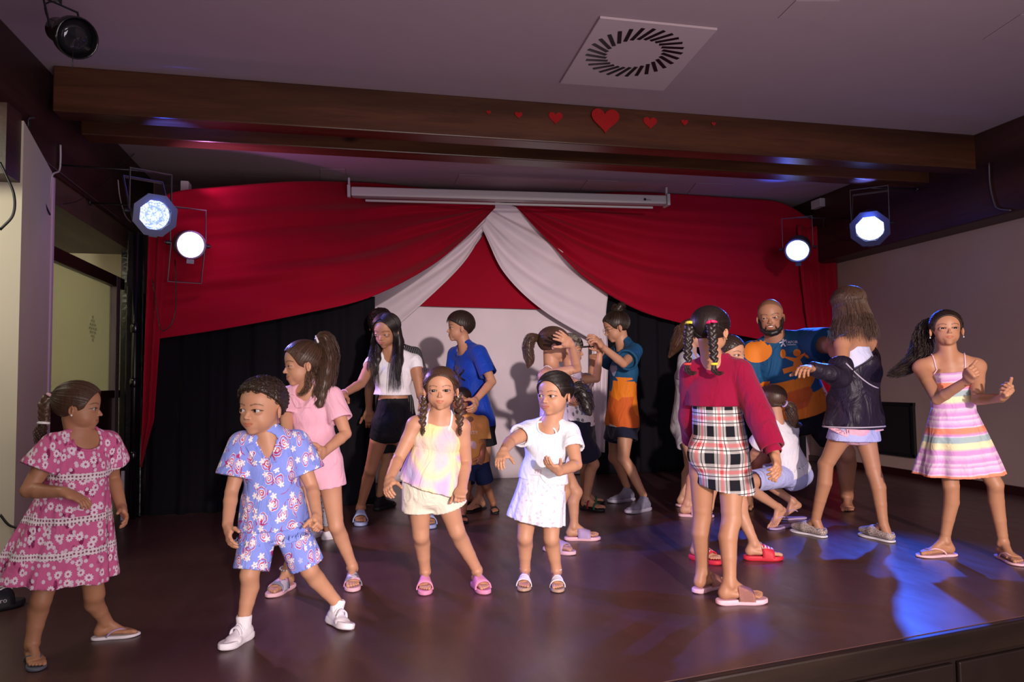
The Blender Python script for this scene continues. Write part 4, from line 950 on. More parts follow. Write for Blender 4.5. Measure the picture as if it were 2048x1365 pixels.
# projection screen case
sl,sr=V(.035,6.685,2.70),V(3.06,6.53,2.70); sr=onY(1333,402,6.53); sl=onY(698,385,6.66); sd_=nrm(sr-sl)
scn=thing('projection_screen','long white roll-up projection screen case under the stage ceiling','projection screen',tuple((sl+sr)/2))
MS=np.array([sd_,nrm(np.cross(V(0,0,1),sd_)),np.cross(sd_,nrm(np.cross(V(0,0,1),sd_)))]).T; Ls=np.linalg.norm(sr-sl); mid=(sl+sr)/2
c=MB(); c.box(mid,(Ls-.04,.11,.085),MS); bevel(c.build('case',M_whitep,scn),.012,3)
c=MB(); c.box(mid+V(0,.0,-.072),(Ls*.905,.022,.020),MS); bevel(c.build('bottom_bar',M_whitep,scn),.004)
for q,sg in ((sl,1),(sr,-1)): c=MB(); c.box(q,(.03,.13,.115),MS); c.box(q+V(.0,0,.085),(.02,.03,.10),MS); bevel(c.build('end_cap',M_whitep,scn),.006)
c=MB(); c.lathe(onY(1290,399,6.47),V(0,-1,0),[(0,1e-4),(0,.012),(.003,.012),(.003,1e-4)],12,False); c.build('badge',M_dark,scn)
ticks(onY(1298,400,6.462),sd_,V(0,0,1),5,.013,M_ink,scn)
# ceiling diffuser
cor=[flo(*q,z=2.884) for q in [(1200,31),(1435,55),(1327,178),(1120,163)]]; cc=sum(cor)/4; vt=thing('ceiling_vent','square white ceiling vent with a ring of swirl slots','vent',tuple(cc))
c=MB(); c.prism([q+V(0,0,-.014) for q in cor],V(0,0,.014)); bevel(c.build('plate',plain('vent plate paint',lin((196,176,184)),.6),vt),.003)
ex=(cor[1]-cor[0]+cor[2]-cor[3])/4; ey=(cor[3]-cor[0]+cor[2]-cor[1])/4; cc2=flo(1268,108,z=2.87)
for i in range(28):
    a=2*PI*i/28; r0,r1=.50,.86; c=MB(); 
    def pt(r,a): return cc2+ex*r*math.cos(a)*.95+ey*r*math.sin(a)*.85
    A0,B0=pt(r0,a),pt(r1,a+.26); t=nrm(B0-A0); n_=V(-t[1],t[0],0)*.0115; c.prism([A0-n_,B0-n_,B0+n_,A0+n_],V(0,0,-.0025)); c.build('slot',M_black,vt)
# thin access panels in the ceiling
for nm,q in (('a',[(640,338),(690,338),(694,366),(640,364)]),('b',[(918,349),(962,350),(958,372),(908,370)]),('c',[(1175,360),(1235,362),(1225,384),(1160,380)]),('d',[(1392,366),(1470,368),(1462,392),(1375,388)]),('e',[(1556,36),(1640,42),(1680,0),(1592,0)]),('f',[(1966,79),(2046,84),(2110,30),(2042,28)]),('g',[(488,352),(560,354),(560,378),(500,376)])):
    P=[flo(*x,z=2.884) for x in q]; c=MB(); c.prism([x+V(0,0,-.004) for x in P],V(0,0,.004)); ob=c.build('ceiling_panel',M_ceil,None,loc=tuple(P[0])); ob['kind']='structure'; m_=bevel(ob,.002)
# hearts
t=NT('red glitter card',.45,.6); vv=t.vor(t.obj(),520); t.col(t.mix(t.step(vv[0],.2,.6),(.75,.03,.03),(.45,.004,.008))); t.b.inputs['Metallic'].default_value=.35; t.bump(vv[0],.8,.003); M_heart=t.m
hn=['smallest faint red glitter heart at the left end of the beam row','small red glitter heart on the beam, second from the left end','medium red glitter heart on the beam just left of the biggest','largest red glitter heart at the middle of the beam','medium red glitter heart on the beam just right of the biggest','small red glitter heart on the beam, second from the right end','smallest faint red glitter heart at the right end of the beam row']
for i,(x,y,r) in enumerate(((977,225,5),(1037,230,8.5),(1111,235,15.5),(1209,240,31),(1300,245,15.5),(1369,245,8),(1427,248,5))):
    P=onY(x,y,4.735); R_=r*dep(P)/FPX; out=[]
    for k in range(40):
        a=2*PI*k/40; hx=16*math.sin(a)**3/17; hy=(13*math.cos(a)-5*math.cos(2*a)-2*math.cos(3*a)-math.cos(4*a))/17; out.append((hx*R_,hy*R_*.95))
    mb=MB(); off=.012 if r>20 else .004; vs=[P+V(0,-off-(.012*abs(a)/R_ if r>20 else 0),0)+V(a,0,b) for a,b in out]+[P+V(0,-off-.002,R_*.0)]; vs2=[v+V(0,.003,0) for v in vs]; n_=40
    mb.add(vs+vs2,[(k,(k+1)%n_,n_) for k in range(n_)]+[(n_+1+(k+1)%n_,n_+1+k,2*n_+1) for k in range(n_)]+[(k,n_+1+k,n_+1+(k+1)%n_,(k+1)%n_) for k in range(n_)])
    tag(mb.build('paper_heart',M_heart,None,loc=tuple(P)),hn[i],'heart','red hearts stuck along the front beam')
# stage par lamps
def lens_mat(name,c,e,dots=True):
    t=NT(name,.3,.5); o=t.obj(); s=t.attr('gc'); r=t.xyz(s)
    rr=t.ma('SQRT',t.ma('ADD',t.ma('MULTIPLY',r[0],r[0]),t.ma('MULTIPLY',r[1],r[1])))
    if dots: 
        vd=t.vor(t.vm('MULTIPLY',s,(1,1,0)),95)[0]; ring=t.ma('ABSOLUTE',t.ma('SINE',t.ma('MULTIPLY',rr,62.))); f=t.ma('MULTIPLY',t.step(vd,.75,.25),t.ma('ADD',t.ma('MULTIPLY',ring,.75),.25))
        t.set(t.b.inputs['Emission Color'],t.mix(f,tuple(x*.55 for x in c),(min(1,c[0]*1.1+.35),min(1,c[1]+.35),1)))
    else: t.set(t.b.inputs['Emission Color'],c)
    t.b.inputs['Emission Strength'].default_value=e; t.col((.02,.02,.03)); return t.m
LB=lens_mat('blue led lens',(.30,.42,1.),2.2); LB2=lens_mat('bright blue led lens',(.45,.55,1.),3.5); LW=lens_mat('white pink led lens',(1.,.80,.95),5.,False)
M_cage=plain('grey lamp casing',(.10,.10,.13),.35,.5,Metallic=.5)
def par(P,d,R_,lens,label,yoke=1,oct_=True,up=V(0,0,1),both=False):
    d=nrm(d); t_=thing('stage_lamp',label,'stage light',tuple(P),'led stage lamps on the side beams'); l=nrm(np.cross(d,up)); u=np.cross(l,d)
    c=MB(); c.lathe(P,d,[(-.20*R_/.1,.35*R_),(-.19*R_/.1,.6*R_),(-.12*R_/.1,1.12*R_),(-.0,1.15*R_),(.02,1.15*R_),(.02,1.02*R_),(-.01,1.0*R_)],28,False); c.build('housing',M_cage,t_,True)
    vs=[P+d*.004*0+0*l]; G_=[(0,0,0)]; K=28
    for j in range(1,5):
        for i in range(K): a=2*PI*i/K; r=R_*j/4; vs.append(P+l*r*math.cos(a)+u*r*math.sin(a)+d*(.018*(1-(j/4)**2)-.004)); G_.append((r*math.cos(a),r*math.sin(a),0))
    fs=[(0,1+i,1+(i+1)%K) for i in range(K)]+[(1+j*K+i,1+(j+1)*K+i,1+(j+1)*K+(i+1)%K,1+j*K+(i+1)%K) for j in range(3) for i in range(K)]
    link('lens',vs,fs,lens,t_,True,attrs={'gc':np.array(G_,float)})
    if oct_:
        c=MB(); o1=[P+d*.03+1.48*R_*(l*math.cos(a)+u*math.sin(a)) for a in [2*PI*(i+.5)/8 for i in range(8)]]; o2=[P+d*.03+1.04*R_*(l*math.cos(a)+u*math.sin(a)) for a in [2*PI*(i+.5)/8 for i in range(8)]]
        vs=o1+o2+[v-d*.012 for v in o1+o2]; c.add(vs,[(i,(i+1)%8,8+(i+1)%8,8+i) for i in range(8)]+[(16+i,24+i,24+(i+1)%8,16+(i+1)%8) for i in range(8)]+[(i,16+i,16+(i+1)%8,(i+1)%8) for i in range(8)]+[(8+i,8+(i+1)%8,24+(i+1)%8,24+i) for i in range(8)])
        c.build('gel_frame',M_cage,t_)
    B_=P-d*.07
    def yk(dr_,hh,wd): 
        c=MB(); s1=B_+l*1.32*R_*wd; s2=B_-l*1.32*R_*wd; e=dr_*hh; 
        for a,b in ((s1,s1+e),(s1+e,s2+e),(s2+e,s2)):
            tt=nrm(b-a); c.box((a+b)/2,(np.linalg.norm(b-a)+.006,.022,.004),np.array([tt,nrm(np.cross(tt,np.cross(l,dr_))) if 0 else np.cross(l,dr_),np.cross(tt,np.cross(l,dr_))]).T)
        return c.build('yoke',M_grey,t_)
    yk(nrm(V(0,0,1)-.0*d),2.9*R_,1.); 
    if yoke>1: yk(nrm(V(0,0,1)*.75*(-1 if both else 1)-d*(.55 if not both else .25)),3.1*R_,.96)
    for sg in (1,-1): c=MB(); c.lathe(B_+l*sg*1.30*R_,l*sg,[(0,.016),(.03,.016),(.03,.006),(.04,.006)],10); c.build('knob',M_dark,t_)
    c=MB(); c.box(P-u*1.3*R_+d*.015,(.05,.03,.02),np.array([l,u,d]).T); c.build('clip',M_cage,t_); return t_
dcam=lambda P: nrm(CAM-P)
for key,R_,ln,lab,yk_,oc,both,bx,dv in (('blue1',.095,LB,'large blue stage lamp with octagonal frame, front of the left beam',2,True,False,-1.75,V(.35,0,-.1)),('white',.090,LW,'pinkish white stage lamp glaring at the rear of the left beam',2,False,True,-1.75,V(.25,0,-.05)),
   ('blue2',.112,LB2,'blue stage lamp with octagonal frame, front of the right beam',2,True,False,4.93,V(-.1,0,-.4)),('blue3',.104,LB2,'blue stage lamp at the rear of the right beam beside the red curtain',1,False,False,4.93,V(-.1,0,-.35))):
    P=LAMPS[key]; t_=par(P,nrm(dcam(P)+dv),R_,ln,lab,yk_,oc,both=both)
    B_=P-nrm(dcam(P)+dv)*.07+V(0,0,2.9*R_); c=MB(); c.tube([B_,V(bx,B_[1]+.02,B_[2]+.02)],.006,8); c.lathe(V(bx,B_[1]+.02,B_[2]+.02),V(1 if bx<0 else -1,0,0),[(0,.02),(.012,.02),(.014,.008)],12); c.build('arm',M_dark,t_,True)
# unlit black ceiling spot
P=at(135,68,3.25); d=nrm(V(.62,-.55,-.42)); sp=thing('ceiling_spotlight','unlit black spotlight hanging from the ceiling at the upper left','spotlight',(P[0],P[1],P[2]))
c=MB(); c.lathe(P-d*.09,d,[(0,.02),(.005,.055),(.06,.062),(.10,.07),(.135,.088),(.17,.092),(.185,.088),(.17,.084),(.14,.075)],28); c.build('housing',plain('gloss black metal',(.008,.008,.01),.18,.6),sp,True)
c=MB(); c.lathe(P+d*.05,d,[(0,.055),(.02,.076),(.026,.04),(.03,.001)],24); c.build('lens',plain('dark glass',(.05,.05,.06),.06,.8,Metallic=.7),sp,True)
l=nrm(np.cross(d,V(0,0,1))); c=MB(); q=P+V(-.02,0,.12); c.tube([P+l*.075,P+l*.075+V(-.03,0,.13),P-l*.075+V(-.03,0,.13),P-l*.075],.006,6); c.tube([P+V(-.03,0,.13),P+V(-.04,.02,.30)],.006,6); c.build('bracket',M_dark,sp)
c=MB(); c.tube(spline([P-d*.08,P-d*.13+V(-.02,0,.04),P+V(-.09,0,.13),P+V(-.03,0,.15)],10),.004,6); c.tube([P+V(.03,-.02,-.07),P+V(.03,-.02,-.17)],.0022,5); c.build('cable',M_dark,sp,True)
# cables, conduits, boxes
def cable(px,plane,val,r,mat,label,name='cable',n=26):
    Q=[(onX if plane=='X' else onY)(x,y,val) for x,y in px]; c=MB(); c.tube(spline(Q,n),r,6); return tag(c.build(name,mat,None,True,loc=tuple(Q[0])),label,'cable')
cable([(0,325),(12,350),(28,390),(26,430),(0,460)],'Y',3.70,.006,M_dark,'black cable looping into the picture at the upper left')
cable([(60,240),(58,290),(72,330),(88,400),(100,430)],'X',-1.70,.005,M_dark,'black cable hanging down the left pier from the side beam')
cable([(68,235),(57,243),(63,300)],'X',-1.735,.006,M_grey,'short grey conduit clipped on the left beam','conduit')
cable([(121,290),(121,320),(118,342),(104,352),(99,400)],'X',-1.735,.006,M_whitep,'pale cable bent round the top of the door jamb','conduit')
cable([(64,302),(120,345),(180,392),(236,436)],'X',-1.735,.004,M_grey,'thin cable clipped along the side beam on the left','conduit')
cable([(118,410),(160,400),(210,365),(240,330),(280,300)],'X',-1.70,.003,M_dark,'thin black cable sagging below the left side beam')
cable([(0,1030),(20,1052),(50,1057),(68,1050)],'Y',3.90,.006,M_dark,'black cable near the floor behind the girl in the floral dress')
cable([(1978,326),(1980,370),(1988,405),(1996,417),(2022,421)],'X',4.915,.007,M_grey,'grey conduit bent down the right side beam','conduit')
cable([(1648,430),(1648,460),(1665,470),(1690,482),(1720,478)],'X',4.90,.003,M_dark,'thin black cable between the two right stage lamps')
cable([(305,560),(312,600),(322,660),(345,645),(352,600),(350,520)],'Y',5.62,.004,M_dark,'dark cable loop hanging in front of the red curtain on the left')
cable([(236,360),(240,395),(250,430),(262,445)],'X',-1.72,.004,M_whitep,'pale power lead beside the front left stage lamp')
c=MB(); P=onX(1636,408,4.90); c.box(P,(.06,.16,.09)); tag(bevel(c.build('junction_box',M_whitep,None,loc=tuple(P)),.006),'pale junction box on the right beam between the stage lamps','junction box')
c=MB(); P=onX(372,375,-1.69); P=at(372,378,5.75); c.box(P,(.06,.12,.10)); c.box(P+V(.03,-.05,-.06),(.02,.05,.07)); tag(bevel(c.build('junction_box',M_whitep,None,loc=tuple(P)),.006),'pale socket box on the left beam above the stage lamps','junction box')
c=MB(); P=onY(304,498,5.83); c.box(P,(.05,.03,.20)); tag(bevel(c.build('cable_duct',M_whitep,None,loc=tuple(P)),.004),'short pale cable duct under the front left stage lamp','cable duct')
c=MB(); P=onX(78,990,-1.66); c.box(P,(.04,.10,.15)); tag(bevel(c.build('wall_socket',plain('lilac plastic',lin((150,130,145)),.5),None,loc=tuple(P)),.005),'small socket box low on the left pier','socket')
# pipe stand wrapped in tape beside the return
pz=V(-1.50,5.79,0); st=thing('pipe_stand','black taped pipe stand at the left edge of the curtains','pole',tuple(pz))
c=MB(); c.tube([pz,pz+V(0,0,2.1)],.022,10); c.build('pole',M_black,st,True)
for z in (.42,.95,1.35): c=MB(); c.lathe(pz+V(0,0,z),V(0,0,1),[(0,.023),(.01,.03),(.05,.032),(.07,.024)],10); c.build('tape',plain('black tape',(.006,.006,.008),.15,.7),st,True)
c=MB(); c.box(pz+V(-.06,-.02,.17),(.02,.02,.36)); c.build('white_tube',M_whitep,st)
# dark wall panel (speaker grille) in the right wall
gp=thing('wall_speaker','dark square speaker grille low on the right wall','speaker',(5.19,6.0,.44)); a,b=onX(1826,812,5.19),onX(1758,902,5.19); cY=(a[1]+b[1])/2; hY=abs(a[1]-b[1]); 
c=MB(); 
for yy,zz,sy,sz in ((cY,.69,hY+.04,.03),(cY,.205,hY+.04,.03),(cY-hY/2,.447,.03,.5),(cY+hY/2,.447,.03,.5)): c.box((5.185,yy,zz),(.03,sy,sz))
c.build('frame',M_dark,gp); c=MB(); c.box((5.192,cY,.447),(.014,hY,.48)); c.build('grille',plain('grille cloth',(.018,.014,.016),.9,.1,.4,200),gp)
# lone black slide by the left edge
M_slk=plain('black rubber',(.010,.010,.014),.5,.4)
# ---------------------------------------------------------------- clothing materials
GC=lambda t: t.xyz(t.attr('gc'))
def fabric(name,c,rough=.85,var=.06,wv=500,sheen=.15,bm=.10):
    t=NT(name,rough,.2); t.b.inputs['Sheen Weight'].default_value=sheen; c=tuple(c); t.col(t.mix(t.noise(t.obj(),9,3),tuple(x*(1-var) for x in c),tuple(min(1,x*(1+var)) for x in c))); t.folds(wv); return t.m
def m_floral():
    t=NT('pink floral cotton',.85,.2); x,y,z=GC(t); v=t.comb(x,z,0)
    def flowers(sc,petals,r0,off,rnd=.85):
        u=t.vm('ADD',v,(off,off*1.7,0)); vo=t.vor(u,sc,'2D',rnd); us=t.vm('SCALE',u,1.) ; d=t.vm('SUBTRACT',us,vo['Position']); dx,dz,_=t.xyz(d); dist=t.ma('ADD',vo['Distance'],t.ma('MULTIPLY',t.ma('LESS_THAN',t.xyz(vo['Color'])[0],.42),9.))
        a=t.ma('ARCTAN2',dz,dx); pet=t.ma('ADD',t.ma('MULTIPLY',t.ma('ABSOLUTE',t.ma('SINE',t.ma('MULTIPLY',a,petals/2))),.30*r0),.70*r0); return dist,t.ma('SUBTRACT',pet,dist)
    d1,f1=flowers(27,10,.40,.3); d2,f2=flowers(46,7,.36,4.1); vo=t.vor(t.vm('MULTIPLY',v,(1,.55,1)),30,'2D')
    lv=t.ma('MULTIPLY',t.step(vo['Distance'],.30,.22),t.step(t.noise(v,12,2),.50,.56))
    c=t.mix(lv,(.60,.13,.30),(.24,.02,.10)); c=t.mix(t.step(f2,0,.03),c,(.72,.60,.70)); c=t.mix(t.step(f1,0,.03),c,(.80,.70,.78)); c=t.mix(t.ma('MULTIPLY',t.step(d1,.14,.10),1.),c,(.45,.08,.22))
    band=None
    for h in FL_B:
        q=t.step(t.ma('ABSOLUTE',t.ma('SUBTRACT',z,h)),.0125,.0115); band=q if band is None else t.ma('MAXIMUM',band,q)
    dots=t.step(t.vor(v,75,'2D',.25)['Distance'],.33,.27); tc=t.mix(dots,(.78,.70,.75),(.28,.10,.16)); c=t.mix(band,c,tc); t.col(c); t.folds(); return t.m
FL_B=(.20,.05,-.065)
def m_paisley():
    t=NT('blue paisley cotton',.8,.2); x,y,z=GC(t); v=t.comb(x,z,0); nz=t.noise(v,26,2,.5,True); w=t.vm('ADD',v,t.vm('SCALE',t.vm('SUBTRACT',nz,(.5,.5,.5)),.028)); base=(.235,.31,.80)
    vo=t.vor(t.vm('MULTIPLY',w,(1,.72,0)),19,'2D',.9); d=vo['Distance']; W=(.78,.74,.82); Rd=(.60,.02,.07); Mg=(.42,.03,.17)
    r=t.ramp(d,[(0,(.12,.12,.5)),(.035,(.12,.12,.5)),(.04,W),(.10,W),(.11,Rd),(.145,Rd),(.155,W),(.22,(.30,.36,.84)),(.26,(.30,.36,.84)),(.27,Mg),(.305,Mg),(.32,W),(.335,W),(.35,base)],'LINEAR')
    sel=t.step(t.xyz(vo['Color'])[0],.12,.15); c=t.mix(t.ma('MULTIPLY',sel,t.step(d,.36,.34)),base,r)
    vb=t.vor(t.vm('ADD',v,(3.3,1.7,0)),24,'2D',.8); dd=t.vm('SUBTRACT',t.vm('ADD',v,(3.3,1.7,0)),vb['Position']); a=t.ma('ARCTAN2',t.xyz(dd)[1],t.xyz(dd)[0]); pr=t.ma('ADD',t.ma('MULTIPLY',t.ma('ABSOLUTE',t.ma('SINE',t.ma('MULTIPLY',a,2.5))),.20),.12)
    fm=t.ma('MULTIPLY',t.step(t.ma('SUBTRACT',pr,vb['Distance']),0,.03),t.step(t.xyz(vb['Color'])[1],.30,.33)); c=t.mix(fm,c,(.82,.78,.80))
    ln=t.step(t.ma('ABSOLUTE',t.ma('SUBTRACT',t.noise(t.vm('ADD',v,(9,0,2)),13,1),.5)),.014,.008); c=t.mix(t.ma('MULTIPLY',ln,t.step(t.noise(v,30,1),.5,.55)),c,Mg); t.col(c); t.folds(); return t.m
def m_tiedye():
    t=NT('pastel tie dye jersey',.85,.2); x,y,z=GC(t); v=t.comb(x,0,t.ma('MULTIPLY',z,.7)); n=t.noise(v,6.5,1.,.4); c=t.ramp(n,[(.28,(.32,.45,.78)),(.40,(.68,.46,.72)),(.47,(.80,.74,.44)),(.55,(.78,.55,.62)),(.63,(.80,.66,.52)),(.74,(.60,.44,.76))]); 
    up=t.step(z,.155,.175); c=t.mix(up,c,t.mix(t.step(t.noise(v,7,1),.42,.62),(.78,.72,.36),(.74,.48,.60))); t.col(c); t.folds(); return t.m
def m_plaid():
    t=NT('plaid knit',.9,.15,); x,y,z=GC(t); P=.115
    def fr(a,o,p=P): return t.ma('FRACT',t.ma('ADD',t.ma('DIVIDE',a,p),o))
    fx=fr(x,5.1); fz=fr(z,5.35); W=(.66,.62,.60); K=(.010,.010,.014); Rd=(.52,.02,.03)
    band=lambda f,a,b: t.ma('MULTIPLY',t.ma('GREATER_THAN',f,a),t.ma('LESS_THAN',f,b))
    kx=band(fx,.0,.40); kz=band(fz,.0,.40); tw=t.ma('GREATER_THAN',t.ma('FRACT',t.ma('MULTIPLY',t.ma('ADD',x,z),165.)),.5); one=t.ma('ABSOLUTE',t.ma('SUBTRACT',kx,kz)); both=t.ma('MULTIPLY',kx,kz)
    c=t.mix(t.ma('MAXIMUM',both,t.ma('MULTIPLY',one,tw)),W,K); tw2=t.ma('GREATER_THAN',t.ma('FRACT',t.ma('MULTIPLY',t.ma('SUBTRACT',x,z),140.)),.40)
    rx=band(fx,.62,.76); rz=band(fz,.62,.76); c=t.mix(t.ma('MULTIPLY',t.ma('MAXIMUM',t.ma('MULTIPLY',t.ma('MAXIMUM',rx,rz),tw2),t.ma('MULTIPLY',rx,rz)),.92),c,Rd)
    lx=t.ma('MAXIMUM',band(fx,.50,.53),band(fx,.85,.88)); lz=t.ma('MAXIMUM',band(fz,.50,.53),band(fz,.85,.88)); c=t.mix(t.ma('MAXIMUM',lx,lz),c,K); t.col(c); t.folds(350,.5); return t.m
def m_stripes():
    t=NT('pastel striped cotton',.85,.2); x,y,z=GC(t); n=t.ma('MULTIPLY',t.ma('SUBTRACT',t.noise(t.vm('MULTIPLY',t.comb(x,0,z),(1,0,10)),22,3),.5),.03); f=t.ma('FRACT',t.ma('ADD',t.ma('ADD',t.ma('DIVIDE',z,.235),10.41),n))
    W=(.75,.60,.72); LI=(.62,.30,.62); Or=(.88,.27,.16); Tq=(.36,.46,.48); Cr=(.82,.74,.46)
    t.col(t.ramp(f,[(0,LI),(.10,W),(.13,LI),(.20,LI),(.26,Cr),(.36,Cr),(.385,Tq),(.49,Tq),(.51,W),(.53,LI),(.59,Or),(.68,Or),(.70,W),(.73,LI),(.84,W),(.87,LI),(.93,W),(.96,LI)])); t.folds(); return t.m
def m_team(name,h0,h1,s=1.,sd=0):
    t=NT(name,.7,.25); x,y,z=GC(t); v=t.comb(t.ma('ADD',x,sd*.37),z,0); teal=(.012,.085,.19); org=(.78,.22,.015); vo=t.vor(v,9/s,'2D',1.); cc=t.xyz(vo['Color'])
    e=t.ma('ADD',z,t.ma('MULTIPLY',t.ma('SUBTRACT',cc[0],.5),.22*s)); c=t.mix(t.step(e,h0,h0-.004),teal,org); q=t.ma('MULTIPLY',t.step(cc[1],.80,.82),t.step(z,h0+.10*s,h0+.09*s)); q=t.ma('MULTIPLY',q,t.step(z,h1,h1+.01)); c=t.mix(q,c,(.30,.30,.42))
    c=t.mix(t.ma('MULTIPLY',t.step(cc[2],.78,.8),t.step(z,h0-.02*s,h0-.03*s)),c,(.62,.12,.02)); c=t.mix(t.ma('MULTIPLY',t.step(cc[1],.45,.43),t.step(z,h1+.02,h1)),c,(.72,.68,.74)); t.col(c); t.folds(sc=9); return t.m
def m_print(name,base,ink,sc=34,th=(.30,.22)):
    t=NT(name,.85,.2); x,y,z=GC(t); v=t.comb(x,z,0); w=t.vm('ADD',v,t.vm('SCALE',t.vm('SUBTRACT',t.noise(v,40,2,.5,True),(.5,.5,.5)),.03)); vo=t.vor(w,sc,'2D',1.); q=t.ma('MULTIPLY',t.step(vo['Distance'],*th),t.step(t.xyz(vo['Color'])[0],.45,.5)); t.col(t.mix(q,base,ink)); t.folds(); return t.m
def m_snake():
    t=NT('snake print fabric',.6,.3); d=t.vor(t.obj(),95,'3D',1.,'DISTANCE_TO_EDGE')[0]; t.col(t.mix(t.step(d,.02,.10),(.10,.055,.05),(.48,.40,.36))); return t.m
def m_glit(name,c):
    t=NT(name,.3,.6); vo=t.vor(t.obj(),700); t.col(t.mix(t.step(vo['Distance'],.2,.6),tuple(min(1,x*2) for x in c),c)); t.b.inputs['Metallic'].default_value=.4; t.bump(vo['Distance'],.6,.002); return t.m
WHT=fabric('white cotton',(.78,.76,.80)); CRM=fabric('cream cotton',(.80,.74,.60)); BLK=fabric('black stretch knit',(.010,.010,.013),.75,.2,260,0,.3); NAVY=fabric('navy cotton',(.012,.013,.035)); PNK=fabric('pale pink ribbed cotton',(.78,.42,.52))
BLU=fabric('cobalt sports jersey',(.004,.045,.40),.6); ORG=fabric('orange cotton',(.80,.36,.10)); DEN=fabric('dark denim',(.018,.03,.10),.9,.3,300,0,.3); LDEN=fabric('pale denim',(.42,.44,.72),.9,.12,300,0,.3); CRIM=fabric('crimson knit',(.23,.003,.032),.95,.1,380,.1,.35); JKT=fabric('black windbreaker',(.018,.013,.024),.42,.2,300,0,.1); JKT.node_tree.nodes['Bump'].inputs['Distance'].default_value=.028
M_gold=plain('gold metal',(.8,.55,.25),.25,.6,Metallic=1.); M_sil=plain('pearl',(.8,.78,.75),.2,.7); rub=lambda n,c: plain(n,c,.55,.35)
R_pink=rub('pink rubber',(.72,.27,.45)); R_lpink=rub('pale pink rubber',(.74,.45,.52)); R_blue=rub('pale blue rubber',(.34,.40,.66)); R_red=rub('red rubber',(.55,.02,.04)); R_white=rub('white rubber',(.76,.72,.78)); R_grey=rub('grey rubber',(.10,.11,.15)); R_lil=rub('lilac rubber',(.42,.30,.50)); R_blk=rub('black rubber sole',(.012,.012,.015)); LEA=plain('white leather',(.80,.76,.82),.45,.4); R_tan=rub('tan rubber',(.45,.30,.22))
def hairtie(p,P,ax,r,mat,name='hair_tie',w_=.006): 
    mb=MB(); N=16; 
    a=nrm(np.cross(ax,V(.3,.2,.9))); b=np.cross(nrm(ax),a); mb.tube([P+r*(a*math.cos(2*PI*k/N)+b*math.sin(2*PI*k/N)) for k in range(N+1)],w_,7); return mb.build(name,mat,p.root,True)
def ptail(p,path,rad,n,wave=0,freq=5,seed=1,rs=.0012,mat=None,extra=None,h=None,f=.8,name='ponytail'):
    return hairobj(p,mat,[G(.01).add(*core(path,rad,f))],bundle(path,rad,n,rs,wave,freq,seed)+(extra or []),name,rs,h)
def T(p,frac,x,y): # point near the torso: frac up the axis, x to the person's right, y to the front (metres)
    return A(p,frac)+p.hx*x+p.hf*y
# ================================================================= the people
# --- girl in the pink floral dress
p=person('girl in pink floral tiered dress looking right, far left of the stage',2.62,.93,'tan','brown',1.05,hip=(150,1056,0),hyaw=22,sh=(163,893,0),syaw=28,head=(160,815,0,98),look=(74,0,2),gaze=(82,0),
  armR=dict(e=(56,982,-1),w=(128,985,-1),h=(190,1010,-1),n=(-.1,-.9,-.3),curl=.22,thumb=.3),armL=dict(e=(226,955,1),w=(243,1015,-1),h=(262,1058,-1),n=(-.9,-.1,.1),curl=.3),
  legR=dict(k=(82,1200,-.02),heel=(58,1316),toe=(80,1350)),legL=dict(k=(187,1190,-.02),heel=(176,1282),toe=(267,1272)))
MF=m_floral()
tee(p,MF,hem=.60,sleeve=.52,sr=1.9,neckr=(.062,.062,.05),label='pink floral bodice with flutter sleeves',name='bodice')
skirt(p,MF,top=.64,bot=-.56,w=(1.03,2.15),n=9,amp=.10,shift=(-.045,0,0),tk=.9,label='flared pink floral skirt with white trim bands')
flipflop(p,'R',R_grey,R_grey); flipflop(p,'L',R_white,R_lil)
cap(p,hm('brown'),off=.034,strnds=pulled(p,(.05,-.46,.22),300)+wisps(p,26,5))
b0=p.hl(.05,-.50,.20); bp=[b0,p.hl(.10,-.60,.05),p.hl(.12,-.60,-.15),p.hl(.12,-.60,-.35)]; hairobj(p,hm('brown'),[braid(bp,.024,5)],bundle([bp[-1],bp[-1]+V(-.01,0,-.03),bp[-1]+V(-.02,.0,-.07)],[.014,.018,.004],60,.001,.004,3,4),'braid')
hairtie(p,b0,bp[1]-b0,.017,R_lpink); hairtie(p,bp[-1]+(bp[-2]-bp[-1])*.15,bp[1]-bp[2],.016,M_sil,w_=.005); stud(p,1,M_sil); stud(p,-1,M_sil)
# --- boy in the blue paisley set
p=person('boy in blue paisley shirt and shorts with white sneakers, striding at front left',2.8,.95,'light','dark',1.05,hip=(548,1042,0),hyaw=-5,sh=(540,896,0),syaw=-10,head=(521,817,-.02,110),look=(-38,-2,2),gaze=(-46,2),
  armR=dict(e=(463,985,-1),w=(455,1050,-1),h=(460,1106,-1),n=(.9,0,-.3),curl=.25,thumb=.2),armL=dict(e=(624,975,-1),w=(634,1030,-1),h=(643,1075,-1),n=(-.7,0,-.6),curl=1.0,thumb=.8),
  legR=dict(k=(500,1150,-.03),heel=(508,1272),toe=(452,1300),th=.022,shoe=1),legL=dict(k=(618,1140,-.03),heel=(652,1243),toe=(697,1262),th=.022,shoe=1,roll=-14),neck=1.05)
MP=m_paisley()
def vneck(gs): pass
tee(p,MP,off=.022,hem=-.24,flare=.32,sleeve=.66,sr=1.75,neckr=(.046,.056,.036),v=.075,label='open-collar paisley shirt',wrk=.004)
bv=BVHTree.FromPolygons(p.last[0].tolist(),p.last[1].tolist())
